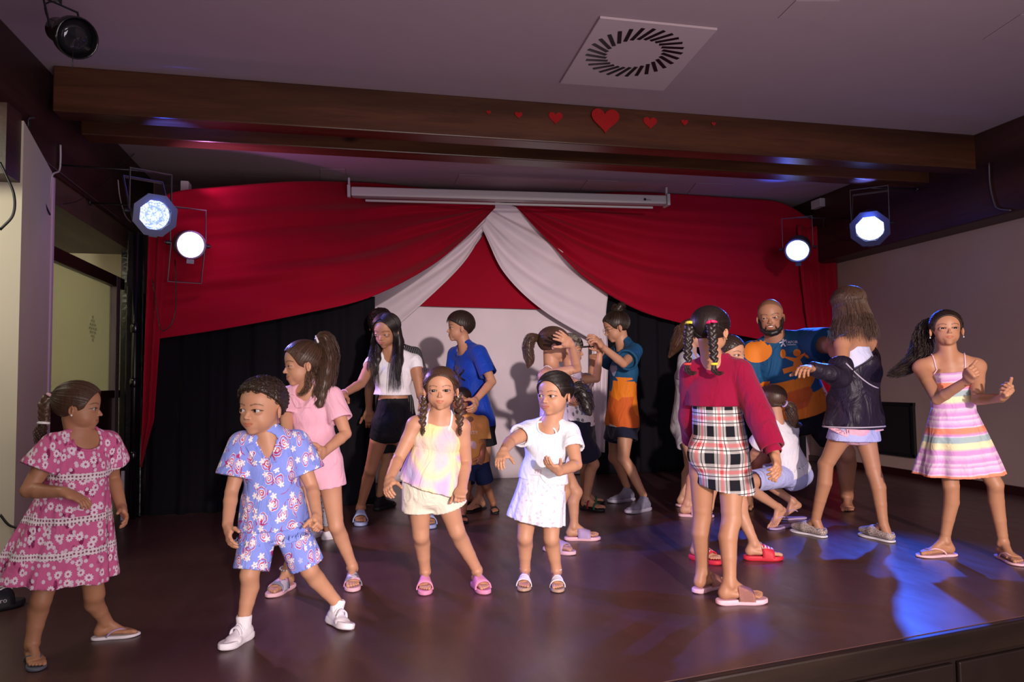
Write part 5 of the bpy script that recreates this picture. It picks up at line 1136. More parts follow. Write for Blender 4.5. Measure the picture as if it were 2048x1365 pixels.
for sg in (1,-1):   # shirt collar leaves
    vt=p.sc+p.sf*.075-p.t*.055; c0=p.nb+p.sx*sg*.046+p.t*.03-p.sf*.01; c1=p.nb+p.sx*sg*.052+p.sf*.045+p.t*.006; q=[c0,c1,vt+p.sx*sg*.005,vt+p.sx*sg*.036+p.t*.008,p.nb+p.sx*sg*.082+p.sf*.03-p.t*.006,c0+p.sx*sg*.02-p.t*.022]
    Q=[]; 
    for x in q: r=bv.find_nearest(Vector(x)); Q.append(np.array(r[0])+np.array(r[1])*.007)
    mb=MB(); n_=nrm(p.sf+p.t*.4); mb.prism(Q,n_*.003); o=mb.build('collar',MP,p.root); o.data.attributes.new('gc','FLOAT_VECTOR','POINT').data.foreach_set('vector',gcoord(p,np.array(mb.v)).astype(np.float32).ravel()); bevel(o,.002)
for z in (.05,.115): 
    r=bv.ray_cast(Vector(A(p,.62)-p.t*z+p.hf*.3),Vector(-p.hf)); P=np.array(r[0]); mb=MB(); mb.lathe(P,p.hf,[(0,.005),(.002,.005),(.003,.003),(.003,1e-4)],12,False); mb.build('button',R_white,p.root)
shorts(p,MP,top=.0,leg=.92,off=.011,r=1.62,label='wide paisley shorts',wrk=.004)
for sd in 'RL':
    sneaker(p,sd,LEA,R_white,velcro=True); fr=p.foot[sd]; q=fr['q']; mb=MB(); mb.lathe(fr['an']-fr['n']*.03,fr['n'],[(0,.026),(.028,.028),(.040,.029),(.046,.0255)],18,False); mb.build('sock',WHT,p.root,True)
rg=np.random.RandomState(3); curls=[]
for i in range(420):
    a=rg.uniform(-PI,PI); zz=rg.uniform(.16,.52) if abs(a)<1.2 else rg.uniform(.06,.52); rr=math.sqrt(max(.02,1-((zz-.14)/.43)**2)); c=V(math.sin(a)*.40*rr,math.cos(a)*.46*rr-.065,zz+.03); 
    if c[1]>.24 and zz<.27: continue
    t1=nrm(rg.randn(3)); n1=nrm(c-V(0,-.06,.1)); t2=nrm(np.cross(n1,t1)); t1=np.cross(t2,n1); ph=rg.rand()*6; R_=.028+.016*rg.rand(); curls.append(np.array([p.hl(*(c+R_*(t1*math.cos(ph+u*5.)+t2*math.sin(ph+u*5.))+n1*(.012*math.sin(u*3.1)+.014*u))) for u in np.linspace(0,1,9)]))
cap(p,hm('dark'),off=.060,top=.03,face=(.42,.37,.40),fc=(0,.42,-.12),nape=-.16,slope=.75,disp=lambda X,Y,Z:(.0045*np.sin(X*230+3*np.sin(Z*130))*np.sin(Y*210+2*np.sin(X*150))*np.sin(Z*220)-.001).astype(np.float32),strnds=curls,rs=.0019)
# --- smiling girl in pink
p=person('smiling girl in pink shirt and shorts with a high ponytail, behind the paisley boy',3.40,1.12,'light','brown',.92,hip=(632,930,0),hyaw=-20,sh=(619,797,0),syaw=-22,head=(604,729,0,90),look=(-76,-4,0),gaze=(-80,-25),smile=.45,lid=.5,
  armR=dict(e=(574,862,-1),w=(592,915,-1),h=(612,940,-1)),armL=dict(e=(692,868,-1),w=(650,904,-1),h=(620,925,-1),n=(-.5,.3,-.6),curl=.8),
  legR=dict(k=(612,1050,-.03),heel=(590,1172),toe=(538,1197),th=.02),legL=dict(k=(672,1052,-.03),heel=(704,1162),toe=(708,1201),th=.02))
tee(p,PNK,hem=.02,sleeve=.62,sr=1.45,neckr=(.045,.055,.036),v=.05,label='pale pink button shirt')
bv=BVHTree.FromPolygons(p.last[0].tolist(),p.last[1].tolist())
for sg in (1,-1):
    vt=p.sc+p.sf*.08-p.t*.038; q=[p.nb+p.sx*sg*.045+p.t*.02,p.nb+p.sx*sg*.05+p.sf*.05,vt+p.sx*sg*.004,vt+p.sx*sg*.034,p.nb+p.sx*sg*.075+p.sf*.03]; Q=[np.array((lambda r:np.array(r[0])+np.array(r[1])*.006)(bv.find_nearest(Vector(x)))) for x in q]; mb=MB(); mb.prism(Q,nrm(p.sf+p.t*.4)*.003); bevel(mb.build('collar',PNK,p.root),.002)
for z in (.04,.09,.14): r=bv.ray_cast(Vector(A(p,.72)-p.t*z+p.hf*.3),Vector(-p.hf)); mb=MB(); mb.lathe(np.array(r[0]),p.hf,[(0,.0035),(.0015,.0035),(.002,1e-4)],10,False); mb.build('button',R_lpink,p.root)
shorts(p,PNK,top=.30,leg=.36,off=.014,r=1.20,label='pink shorts with turned cuffs')
M_st=NT('grey pink printed strap',.45,.4); vv=M_st.vor(M_st.obj(),45); M_st.col(M_st.ramp(M_st.xyz(vv['Color'])[0],[(0,(.20,.20,.27)),(.45,(.60,.32,.50)),(.65,(.28,.30,.48)),(.8,(.55,.5,.58))],'CONSTANT')); M_st=M_st.m
for sd in 'RL': slide(p,sd,R_lpink,M_st)
q=p.foot['R']['an']; mb=MB(); 
for k in range(16): a=2*PI*k/16; c=q+V(math.cos(a)*.031,math.sin(a)*.031,.012+.004*math.sin(a)); mb.lathe(c,V(0,0,1),[(-.004,1e-4),(-.003,.0035),(0,.0045),(.003,.0035),(.004,1e-4)],6,False)
mb.build('anklet',M_sil,p.root,True)
cap(p,hm('brown'),off=.034,strnds=pulled(p,(.0,-.36,.50),320,seed=4)+wisps(p,30,6))
tp=p.hl(0,-.38,.52); path=[tp,tp+V(.035,-.01,.012),tp+V(.055,-.02,-.07),tp+V(.04,-.05,-.17),tp+V(.02,-.075,-.27),tp+V(.0,-.085,-.345)]
ptail(p,path,[.018,.032,.045,.048,.040,.010],330,.006,3,7,.0013,hm('brown'),extra=bundle([tp+V(.01,-.03,-.05),tp+V(-.02,-.08,-.15),tp+V(-.05,-.1,-.24),tp+V(-.09,-.1,-.255)],[.02,.02,.012,.004],40,.001,.006,3,9)); hairtie(p,tp,V(1,0,.3),.018,R_white)
# --- hidden small child behind them
p=person('small child mostly hidden behind the girl in pink, grey floral dress and pale shoes',4.33,.74,'tan','dark',1.,hip=(634,975,0),sh=(634,888,0),head=(634,852,0,52),look=(180,0,0),syaw=180,hyaw=180,fine=1.5,
  armR=dict(e=(652,925,0),w=(650,955,0),h=(648,975,0)),armL=dict(e=(618,925,0),w=(618,955,0),h=(620,975,0)),legR=dict(k=(652,1030,0),heel=(640,1082),toe=(668,1078),th=.012,shoe=1),legL=dict(k=(632,1020,0),heel=(620,1080),toe=(640,1072),th=.012,shoe=1))
MG=m_print('grey floral cotton',(.34,.35,.40),(.10,.05,.07),60,(.25,.2)); tee(p,MG,hem=.3,sleeve=.4,name='bodice'); skirt(p,MG,top=.4,bot=-.85,w=(1.02,1.5)); 
for sd in 'RL': sneaker(p,sd,R_white,R_white)
cap(p,hm('dark'))
# --- tall girl in the white crop top
p=person('tall girl with long straight black hair, white crop top and black cycling shorts',4.83,1.38,'tan','black',.88,hip=(786,852,0),hyaw=-8,sh=(787,727,0),syaw=-6,head=(772,663,-.04,67),look=(-28,-20,4),gaze=(-32,-26),lid=.42,
  armR=dict(e=(722,768,-1),w=(688,788,-1),h=(664,793,-1),n=(0,-.9,0),curl=.2),armL=dict(e=(842,792,-1),w=(862,822,-1),h=(872,850,-1)),
  legR=dict(k=(742,938,-.04),heel=(722,1040),toe=(719,1070),th=.026),legL=dict(k=(812,938,-.04),heel=(853,1045),toe=(866,1068),th=.026))
tee(p,WHT,hem=.50,sleeve=.18,sr=1.1,off=.010,neckr=(.042,.05,.036),label='white cap-sleeve crop top'); shorts(p,BLK,top=.46,leg=.30,off=.007,r=1.02,label='black high-waisted cycling shorts',wrk=.0008)
for sd in 'RL': slide(p,sd,R_blue,R_blue,h=.32)
Wr=p.hand['R'][0]; hairtie(p,Wr,p.hand['R'][1],.024,R_lpink,'bracelet',.004)
c0=cap(p,hm('black'),off=.035,top=.0,face=(.35,.42,.47),ear=False,nape=-.5,slope=.2,strnds=None)
st=[]; rg=np.random.RandomState(5)
for i in range(460):
    sd=1 if i%2 else -1; y=rg.uniform(-.30,.26); z0=.14+.40*math.sqrt(max(0,1-((y+.065)/.47)**2)); yy=y; L1=rg.uniform(.80,1.); 
    e1=V(sd*(.40+.02*rg.rand()),y*.9,.06); e2=V(sd*(.36+.05*rg.rand()),y*.8+.05*(y>0),-.35); dr=p.sf*(.055+.03*rg.rand()) if y>-.02 else -p.sf*.05
    base=p.hl(*e2); lat=p.sx*sd*(rg.uniform(-.035,.035))
    pts=over(p,(0,y,z0+.05),(sd*.40,y*.9,.0),6)+[base+dr*.4,base+dr+lat*.5-V(0,0,.10*L1),base+dr*1.05+lat-V(0,0,.20*L1),base+dr*1.0+lat*1.2-V(0,0,.31*L1+.0)]
    st.append(np.array(spline(pts,20)))
hairobj(p,hm('black'),[G(.02).add(*chain([p.hl(s_*.30,-.12,.1),p.hl(s_*.34,-.08,-.35),p.hl(s_*.34,-.08,-.35)+p.sf*(.035)-V(0,0,.12),p.hl(s_*.34,-.08,-.35)+p.sf*(.045)-V(0,0,.24)],[.03,.034,.034,.015])) for s_ in (1,-1)],st,'long_hair',.0017)
# --- boy behind her
p=person('dark-haired boy in black striped shirt, hidden behind the long-haired girl',5.60,1.48,'tan','black',.9,hip=(790,838,0),hyaw=170,sh=(790,712,0),syaw=180,head=(762,652,0,57),look=(165,-5,0),fine=1.4,
  armR=dict(e=(842,770,0),w=(848,800,-1),h=(846,822,-1)),armL=dict(e=(738,775,0),w=(738,820,0),h=(740,845,0)),legR=dict(k=(805,920,0),heel=(826,1014),toe=(828,1024),th=.02,shoe=1),legL=dict(k=(775,925,0),heel=(748,1024),toe=(786,1012),th=.02,shoe=1))
t=NT('black shirt with thin white stripes',.8,.2); x,y,z=GC(t); t.col(t.mix(t.ma('GREATER_THAN',t.ma('FRACT',t.ma('MULTIPLY',x,42.)),.88),(.010,.010,.012),(.6,.58,.6))); tee(p,t.m,sleeve=.6,sr=1.5); shorts(p,BLK,leg=.8)
for sd in 'RL': sneaker(p,sd,BLK,R_blk)
cap(p,hm('black'),off=.075,top=.05,nape=-.25,disp=lambda X,Y,Z:(.004*np.sin(X*130+3*np.sin(Z*90))*np.sin(Y*120)).astype(np.float32))
# --- girl in the tie-dye top
p=person('small girl in pastel tie-dye camisole, cream shorts and pink slides, centre front',3.27,1.0,'light','brown',1.08,hip=(862,976,0),hyaw=-4,sh=(877,853,0),syaw=-3,sroll=-3,head=(882,779,-.02,86),look=(-5,-1,0),gaze=(2,1),brow=.9,
  armR=dict(e=(797,918,-1),w=(779,958,-1),h=(771,996,-1),n=(.5,0,-.8),curl=.35),armL=dict(e=(932,925,1),w=(925,975,-1),h=(915,1012,-1),n=(.2,.1,-.9),curl=.95,thumb=.7),
  legR=dict(k=(842,1070,-.03),heel=(851,1170),toe=(848,1213),th=.022),legL=dict(k=(913,1062,-.03),heel=(946,1170),toe=(985,1200),th=.022))
MT=m_tiedye()
g=torso(p,.011); g.disp=wr(.002,24,1); top=A(p,.88)+p.sf*.0; g.cut(HS(A(p,1.06),nrm(p.t+p.sf*.10))).cut(HS(A(p,.60),-p.t)); g.carve(EL(p.nb+p.t*.030+p.sf*.02,(.060,.10,.036),np.array([p.sx,p.sf,p.t])))
for sd in 'RL': g.carve(EL(p.sh[sd]+(p.sh[sd]-p.sc)*.14+p.t*.01,(.046,.075,.066),np.array([p.sx,p.sf,p.t])))
cloth(p,'bodice',[g],MT,label='yellow and pink camisole bodice'); bvt=BVHTree.FromPolygons(p.last[0].tolist(),p.last[1].tolist())
skirt(p,MT,top=.66,bot=.02,w=(1.0,1.50),n=8,amp=.06,off=.013,tk=1.05,name='camisole_skirt',label='gathered tie-dye camisole skirt',hemn=nrm(-p.t+p.hx*.18))
M_sw=fabric('white strap cotton',(.80,.72,.78)); 
for sg in (1,-1): x=sg*.052; strap(p,[A(p,.92)+p.sx*x+p.sf*.10,A(p,1.02)+p.sx*(x+sg*.002)+p.sf*.07,p.sc+p.sx*(x+sg*.006)+p.t*.08,A(p,.95)+p.sx*x-p.sf*.08,A(p,.80)+p.sx*x*.8-p.sf*.10],M_sw,.009,off=.003,n=18)
shorts(p,CRM,top=.12,leg=.46,off=.016,r=1.40,label='cream flared shorts',wrk=.003)
for sd in 'RL': slide(p,sd,R_pink,R_pink,h=.29,x0=.34,x1=.76)
cap(p,hm('brown'),off=.038,strnds=[q for sg in (1,-1) for q in [z for z in pulled(p,(sg*.34,-.28,.0),230,seed=11+sg,off=.042) if (((z[0]-p.head)@p.A[0])*sg>-.002*0+.0)]]+wisps(p,420,8,l=.10,curl=2.5))
for sg in (1,-1):
    b0=p.hl(sg*.36,-.20,-.10); bp=[b0,b0+p.sx*sg*.010-V(0,0,.05)+p.sf*.02,b0+p.sx*sg*.014-V(0,0,.10)+p.sf*.055,b0+p.sx*sg*.012-V(0,0,.145)+p.sf*.075]; hairobj(p,hm('brown'),[braid(bp,.019,6)],bundle([bp[-1],bp[-1]-V(0,0,.02),bp[-1]-V(0,0,.04)],[.008,.010,.002],30,.001,.002,3,4),'braid'); stud(p,sg,M_sil,.004)
# --- boy in the cobalt shirt
p=person('boy in cobalt blue sports shirt and black shorts standing in profile before the white backdrop',5.45,1.42,'light','dark',.88,hip=(954,848,0),hyaw=-48,sh=(934,711,0),syaw=-50,head=(918,656,0,58),look=(-80,2,0),gaze=(-84,0),
  armL=dict(e=(984,764,-1),w=(952,800,-1),h=(948,828,-1),n=(-.8,0,-.4),curl=.4),armR=dict(e=(905,775,1),w=(915,815,1),h=(925,840,1)),
  legL=dict(k=(968,945,0),heel=(972,1016),toe=(934,1026)),legR=dict(k=(945,940,0),heel=(950,1006),toe=(920,1012)))
tee(p,BLU,off=.016,hem=-.05,flare=.12,sleeve=.74,sr=1.35,label='loose cobalt sports shirt'); bv=BVHTree.FromPolygons(p.last[0].tolist(),p.last[1].tolist())
decal(p,[bar2((-.05,.035),(.05,-.035),.016,.016),bar2((-.05,-.035),(.05,.035),.016,.016),bar2((-.05,.035),(-.05,.05),.018,.012),bar2((.05,.035),(.05,.05),.018,.012)],A(p,.72),p.sx*-1,p.t,p.sf,R_blk,bv,'chest_logo')
shorts(p,BLK,leg=.42,r=1.5)
for sd in 'RL': flipflop(p,sd,R_blk,R_blk)
cap(p,hm('dark'),off=.065,top=.05,face=(.42,.37,.36),fc=(0,.44,-.18),nape=-.20,slope=.62,disp=lambda X,Y,Z:(.0012*np.sin(X*420+3*np.sin(Z*60))*np.sin(Y*350)).astype(np.float32),strnds=[np.array(over(p,(rgb.uniform(-.1,.1),-.2,.5),(math.sin(a_)*.42,math.cos(a_)*.5-.065,z_),12,.075)) for rgb in [np.random.RandomState(2)] for a_ in np.linspace(-PI,PI,260) for z_ in [np.interp(abs(a_),[0,.6,1.2,1.6,PI],[.20,.17,.14,.14,-.02])+rgb.uniform(-.03,.03)]])
# --- small boy in orange
p=person('little boy in orange T-shirt and denim shorts, half hidden behind the tie-dye girl',5.2,.88,'brown','black',1.05,hip=(946,920,0),hyaw=10,sh=(938,848,0),syaw=5,head=(922,800,0,50),look=(-30,-3,0),
  armL=dict(e=(966,890,0),w=(965,915,-1),h=(957,932,-1),curl=.8),armR=dict(e=(915,885,0),w=(915,915,0),h=(915,935,0)),legR=dict(k=(932,975,0),heel=(925,1040),toe=(932,1056),th=.015),legL=dict(k=(972,972,-.02),heel=(984,1022),toe=(1003,1040),th=.015))
tee(p,ORG,off=.018,sleeve=.75,sr=1.5,hem=-.10,flare=.10,neckr=(.042,.046,.03)); bv=BVHTree.FromPolygons(p.last[0].tolist(),p.last[1].tolist()); decal(p,[text2('UNITY',.035),],A(p,.78),-p.sx,p.t,p.sf,R_white,bv,'lettering'); decal(p,[disc(0,0,.022,.03,8,1)],A(p,.45)-p.sx*.01,-p.sx,p.t,p.sf,R_lpink,bv,'print')
shorts(p,DEN,leg=.85,r=1.5,off=.014)
for sd in 'RL': so=sole(p,sd,R_blk,'sandal'); band(p,sd,so,R_blk,.55,.72,.22,.16); band(p,sd,so,R_blk,.22,.34,.42,.34,wk=.8)
cap(p,hm('black'),off=.012,nape=-.2,slope=.6,face=(.40,.36,.40))
# --- girl in the white dress
p=person('toddler girl in white T-shirt dress and white sandals, hands out, centre front',3.38,.97,'light','black',1.08,hip=(1084,974,0),hyaw=-10,sh=(1098,866,0),syaw=-12,sroll=-3,head=(1108,789,-.02,88),look=(-34,-2,2),gaze=(-44,0),brow=.9,
  armR=dict(e=(1020,884,-1),w=(1008,902,-1),h=(993,935,-1),n=(.3,-.6,-.6),curl=.3,thumb=.3),armL=dict(e=(1153,930,-1),w=(1118,944,-1),h=(1083,922,-1),n=(-.35,.85,.1),curl=.25,thumb=.2),
  legR=dict(k=(1050,1074,-.03),heel=(1052,1163),toe=(1045,1192),th=.016),legL=dict(k=(1102,1076,-.03),heel=(1112,1165),toe=(1118,1194),th=.016))
WD=fabric('white jersey',(.74,.78,.84)); tee(p,WD,hem=.12,sleeve=.50,sr=1.35,off=.011,neckr=(.056,.062,.05),label='white jersey bodice with short sleeves',name='bodice'); bv=BVHTree.FromPolygons(p.last[0].tolist(),p.last[1].tolist())
decal(p,[text2('m',.045)],A(p,.34)+p.sx*.01,-p.sx,p.t,p.sf,R_lpink,bv,'lettering')
skirt(p,m_print('white jersey with faint pink print',(.76,.77,.84),(.70,.52,.66),38,(.28,.12)),top=.27,bot=-.62,w=(1.02,1.36),n=9,amp=.05,off=.013,label='gathered white skirt with faint pink print',shift=(-.01,0,0))
mb=MB(); N=40; q=A(p,.26); mb.tube([q+p.hx*(.105*math.cos(a))+p.hf*(.086*math.sin(a)) for a in [2*PI*k/N for k in range(N+1)]],.003,5); f0=q+p.hf*.09; mb.build('waist_cord',R_white,p.root,True)
mb=MB(); mb.tube(spline([f0,f0-p.hx*.012-p.t*.02,f0-p.hx*.03-p.t*.035],6),.0022,5); mb.build('cord_end',R_white,p.root,True)
for sd in 'RL':
    so=sole(p,sd,R_tan,'sandal'); band(p,sd,so,R_white,.48,.56,.27,.24,skew=.03); band(p,sd,so,R_white,.58,.65,.23,.20,skew=-.03); band(p,sd,so,R_white,.67,.73,.20,.17,skew=.02)
    an=p.foot[sd]['an']; mb=MB(); rr=.0235; vs=[];  
    pts=[an+p.foot[sd]['f']*rr*math.cos(a)*1.1+p.foot[sd]['l']*rr*math.sin(a)-V(0,0,.004-.004*math.cos(a)) for a in np.linspace(0,2*PI,21)]; v_,f_=ribbon(pts,.012,[nrm(x-an) for x in pts],.002); reparent(link('ankle_strap',v_,f_,R_white,p.root),so)
cap(p,hm('black'),off=.036,strnds=pulled(p,(-.22,-.38,.16),300,seed=21)+wisps(p,120,9,l=.06,curl=1.5))
b0=p.hl(-.24,-.42,.14); path=[b0,b0+V(.035,.0,-.005),b0+V(.055,.0,-.05),b0+V(.065,-.01,-.10),b0+V(.075,-.02,-.125)]; ptail(p,path,[.018,.032,.036,.028,.010],150,.012,3,6,.0015,hm('black')); hairtie(p,b0,V(1,0,0),.016,plain('blue tie',(.02,.03,.25),.5))
# --- girl with raised arms
p=person('girl with brown ponytail and lilac dress raising her hand to her head, seen in profile',4.42,1.20,'light','brown',.9,hip=(1110,893,0),hyaw=65,sh=(1104,754,0),syaw=70,head=(1110,691,0,69),look=(92,-4,4),
  armR=dict(e=(1183,730,-1),w=(1143,690,-1),h=(1112,664,-1),n=(-.3,-.2,-.9),curl=.2,spread=.3),armL=dict(e=(1160,770,1),w=(1150,800,1),h=(1145,820,1)),
  legR=dict(k=(1151,985,0),heel=(1124,1081),toe=(1185,1081),th=.022),legL=dict(k=(1128,985,0),heel=(1084,1100),toe=(1136,1109),th=.022))
ML=m_print('lilac dress cotton',(.66,.60,.84),(.50,.38,.75),26,(.35,.1)); g=torso(p,.010); g.cut(HS(A(p,.84),p.t)).cut(HS(A(p,.30),-p.t)); 
for sd in 'RL': g.carve(EL(p.sh[sd],(.055,.075,.075),np.array([p.sx,p.sf,p.t])))
cloth(p,'bodice',[g],ML); skirt(p,ML,top=.42,bot=-.30,w=(1.02,1.75),n=8,amp=.08,label='lilac flared skirt')
for sg in (1,-1): x=sg*.080; strap(p,[A(p,.80)+p.sx*x*.9+p.sf*.10,p.sc+p.sx*x+p.t*.06,A(p,.80)+p.sx*x*.9-p.sf*.10],M_sw,.007,off=.003,n=16)
for sd in 'RL': slide(p,sd,R_lpink,R_lil,h=.28)
cap(p,hm('brown'),off=.034,strnds=pulled(p,(0,-.46,.16),300,seed=31)+wisps(p,20,2))
b0=p.hl(0,-.48,.14); path=[b0,b0+V(-.05,-.01,.0),b0+V(-.075,-.01,-.06),b0+V(-.065,-.01,-.13),b0+V(-.075,-.01,-.175)]; ptail(p,path,[.018,.032,.034,.028,.010],220,.006,2.5,8,.0015,hm('brown')); hairtie(p,b0,V(1,0,0),.02,R_blk)
mb=MB(); 
for k in range(7): q=p.hl(.35,.02-.01*k,.20-.045*k); mb.lathe(q,V(0,0,1),[(-.003,1e-4),(0,.004),(.003,1e-4)],6,False)
mb.build('hair_clip',M_sil,p.root)
# --- child with the cap
p=person('child in camouflage cap, white printed T-shirt and navy shorts behind the ponytail girl',5.30,1.20,'light','dark',.95,hip=(1160,853,0),hyaw=60,sh=(1146,762,0),syaw=60,head=(1143,700,0,58),look=(80,-4,0),gaze=(85,0),
  armR=dict(e=(1193,758,-1),w=(1200,702,-1),h=(1190,672,-1),n=(-.8,0,-.3),curl=.75),armL=dict(e=(1180,765,1),w=(1186,725,1),h=(1185,700,1)),
  legR=dict(k=(1187,928,0),heel=(1158,1018),toe=(1204,1024),th=.02),legL=dict(k=(1175,925,0),heel=(1150,1008),toe=(1185,1008),th=.02))
tee(p,m_print('white T-shirt with grey print',(.74,.70,.74),(.20,.20,.22),24,(.35,.28)),sleeve=.55,sr=1.6,hem=-.02,flare=.1); shorts(p,NAVY,leg=.85,r=1.6,off=.018,top=.1)
M_gr=plain('green strap',(.03,.12,.07),.5); M_rd=plain('red strap',(.35,.01,.03),.5)
for sd in 'RL': so=sole(p,sd,R_blk,'sandal'); band(p,sd,so,M_rd,.38,.46,.30,.28,skew=.05); band(p,sd,so,M_gr,.66,.74,.20,.17); band(p,sd,so,M_dark,.20,.28,.42,.38,wk=.8)
t=NT('camouflage cotton',.85,.2); t.col(t.ramp(t.noise(t.obj(),26,2),[(0,(.05,.045,.04)),(.45,(.14,.12,.10)),(.52,(.22,.20,.17)),(.6,(.07,.065,.055))],'CONSTANT'))
H=p.H; g=G(.006).add(EL(p.hl(0,-.06,.16),(.40*H,.46*H,.42*H),p.A)); g.cut(HS(p.hl(0,0,.13),-p.A[2])); b=G(.004).add(EL(p.hl(0,.50,.125),(.27*H,.30*H,.030*H),np.array([p.A[0],nrm(p.A[1]-p.A[2]*-.12),nrm(p.A[2]-p.A[1]*.12)])))
v,q=poly([g],.004); cp=link('cap',v,q,t.m,p.root); v,q=poly([b],.003); reparent(link('brim',v,q,t.m,p.root),cp); cap(p,hm('dark'),off=.02,nape=-.2)
# --- teenager with glasses
p=person('teenager with hair bun and glasses, teal and orange team shirt, grey sneakers',5.50,1.44,'light','dark',.84,hip=(1243,848,0),hyaw=-62,sh=(1249,707,0),syaw=-62,head=(1231,655,0,60),look=(-74,-16,0),gaze=(-80,-30),lid=.7,
  armL=dict(e=(1247,728,-1),w=(1206,695,-1),h=(1180,664,-1),n=(-.4,-.5,-.4),curl=.45,spread=.3),armR=dict(e=(1212,728,1),w=(1202,700,-1),h=(1192,675,-1),curl=.7),
  legL=dict(k=(1247,918,0),heel=(1303,1020),toe=(1244,1031),th=.03,shoe=1),legR=dict(k=(1228,915,0),heel=(1272,1001),toe=(1227,1006),th=.03,shoe=1))
MTm=m_team('teal and orange team jersey',.34,.03,1.05); tee(p,MTm,off=.018,hem=-.03,flare=.10,sleeve=.72,sr=1.7,label='teal and orange team jersey'); shorts(p,NAVY,leg=.45,r=1.5,off=.014)
M_lg=rub('grey sole',(.35,.33,.42)); GK=fabric('grey mesh',(.20,.19,.27))
for sd in 'RL': sneaker(p,sd,GK,M_lg,R_white)
cap(p,hm('dark'),off=.032,strnds=pulled(p,(0,-.28,.60),260,seed=41)); b0=p.hl(0,-.30,.60); loop=[b0+ (p.A[0]*math.cos(a)*.028+p.A[1]*math.sin(a)*.034)+p.A[2]*.012*math.sin(2*a) for a in np.linspace(0,6.0,10)]
ptail(p,loop,[.024,.026,.022],120,.004,2,4,.0013,hm('dark'),name='bun')
mb=MB()
for sx in (1,-1): c=p.hl(sx*.15,.385,-.04); mb.tube([c+p.A[0]*.105*H*math.cos(a)+p.A[2]*.10*H*math.sin(a) for a in np.linspace(0,2*PI,19)],.0011,5,False); mb.tube([p.hl(sx*.25,.375,-.02),p.hl(sx*.36,-.02,.0)],.0013,5)
mb.tube([p.hl(.045,.39,-.03),p.hl(-.045,.39,-.03)],.0011,5); mb.build('glasses',M_gold,p.root,True); stud(p,-1,M_gold,.006,.003)
# --- girl in the crimson bolero, back to us
p=person('girl with two braids in crimson cropped sweater and plaid skirt, seen from behind',3.22,1.24,'tan','black',.95,hip=(1434,903,0),hyaw=168,sh=(1431,749,0),syaw=170,sroll=0,head=(1422,662,-.0,92),look=(150,-4,2),sdk=.82,
  armR=dict(e=(1518,832,-1),w=(1549,908,-1),h=(1562,962,-1),n=(-.8,0,-.5),curl=.38,thumb=.4,spread=.04),armL=dict(e=(1384,832,1),w=(1386,890,1),h=(1382,925,1),n=(.8,0,-.5),curl=.5),
  legR=dict(k=(1462,1040,.0),heel=(1426,1210),toe=(1530,1206),th=.022),legL=dict(k=(1404,1034,0),heel=(1386,1190),toe=(1438,1172),th=.022))
p.flatr=.125
skirt(p,m_plaid(),top=.66,bot=-.47,w=(.99,1.24),shift=(.033,0,0),n=4,amp=.004,off=.006,label='tight black and white plaid skirt with red lines',hemn=nrm(-p.t-p.hx*.20),tk=1.15,butt=True)
tee(p,CRIM,off=.015,hem=.60,sleeve=1.86,sr=1.12,neckr=(.048,.048,.024),label='crimson cropped long-sleeved sweater',wrk=.0035,nofs=.052)
for sd in 'RL': 
    S_,E_,W_=p.arm[sd]; d=nrm(W_-E_); c=E_+(W_-E_)*.86; mb=MB(); mb.lathe(c-d*.012,d,[(0,.029),(.006,.034),(.030,.034),(.036,.030)],20,False); mb.build('cuff',CRIM,p.root,True)
MGl=m_glit('rose glitter strap',(.28,.12,.10))
for sd in 'RL': slide(p,sd,R_lpink,MGl,h=.30,x0=.38,x1=.70)
rgp=[z for sg in (1,-1) for z in pulled(p,(sg*.22,-.40,.12),230,seed=50+sg,off=.040) if ((z[0]-p.head)@p.A[0])*sg>-.001]
cap(p,hm('black'),off=.040,nape=-.34,slope=.4,strnds=rgp+wisps(p,12,12,l=.04))
for sg,tc_ in ((1,(.75,.02,.12)),(-1,(.75,.6,.05))):
    b0=p.hl(sg*.25,-.42,.10); bp=[b0,b0-p.sf*.02-V(0,0,.05)+p.sx*sg*.006,b0-p.sf*.03-V(0,0,.11)+p.sx*sg*.010,b0-p.sf*.035-V(0,0,.175)+p.sx*sg*.012]
    hairobj(p,hm('black'),[braid(bp,.023,7)],bundle([bp[-1],bp[-1]-V(0,0,.025),bp[-1]-V(-.02,0,.04),bp[-1]-V(-.045,0,.035)],[.010,.012,.009,.003],50,.001,.002,3,4),'braid')
    hairtie(p,b0,bp[1]-b0,.019,plain('hair tie a',tc_,.5),w_=.007); hairtie(p,bp[-1],V(0,0,1),.012,plain('hair tie b',(.75,.55,.04) if sg>0 else (.6,.05,.03),.5),w_=.006)
stud(p,1,M_gold,.008,.003)
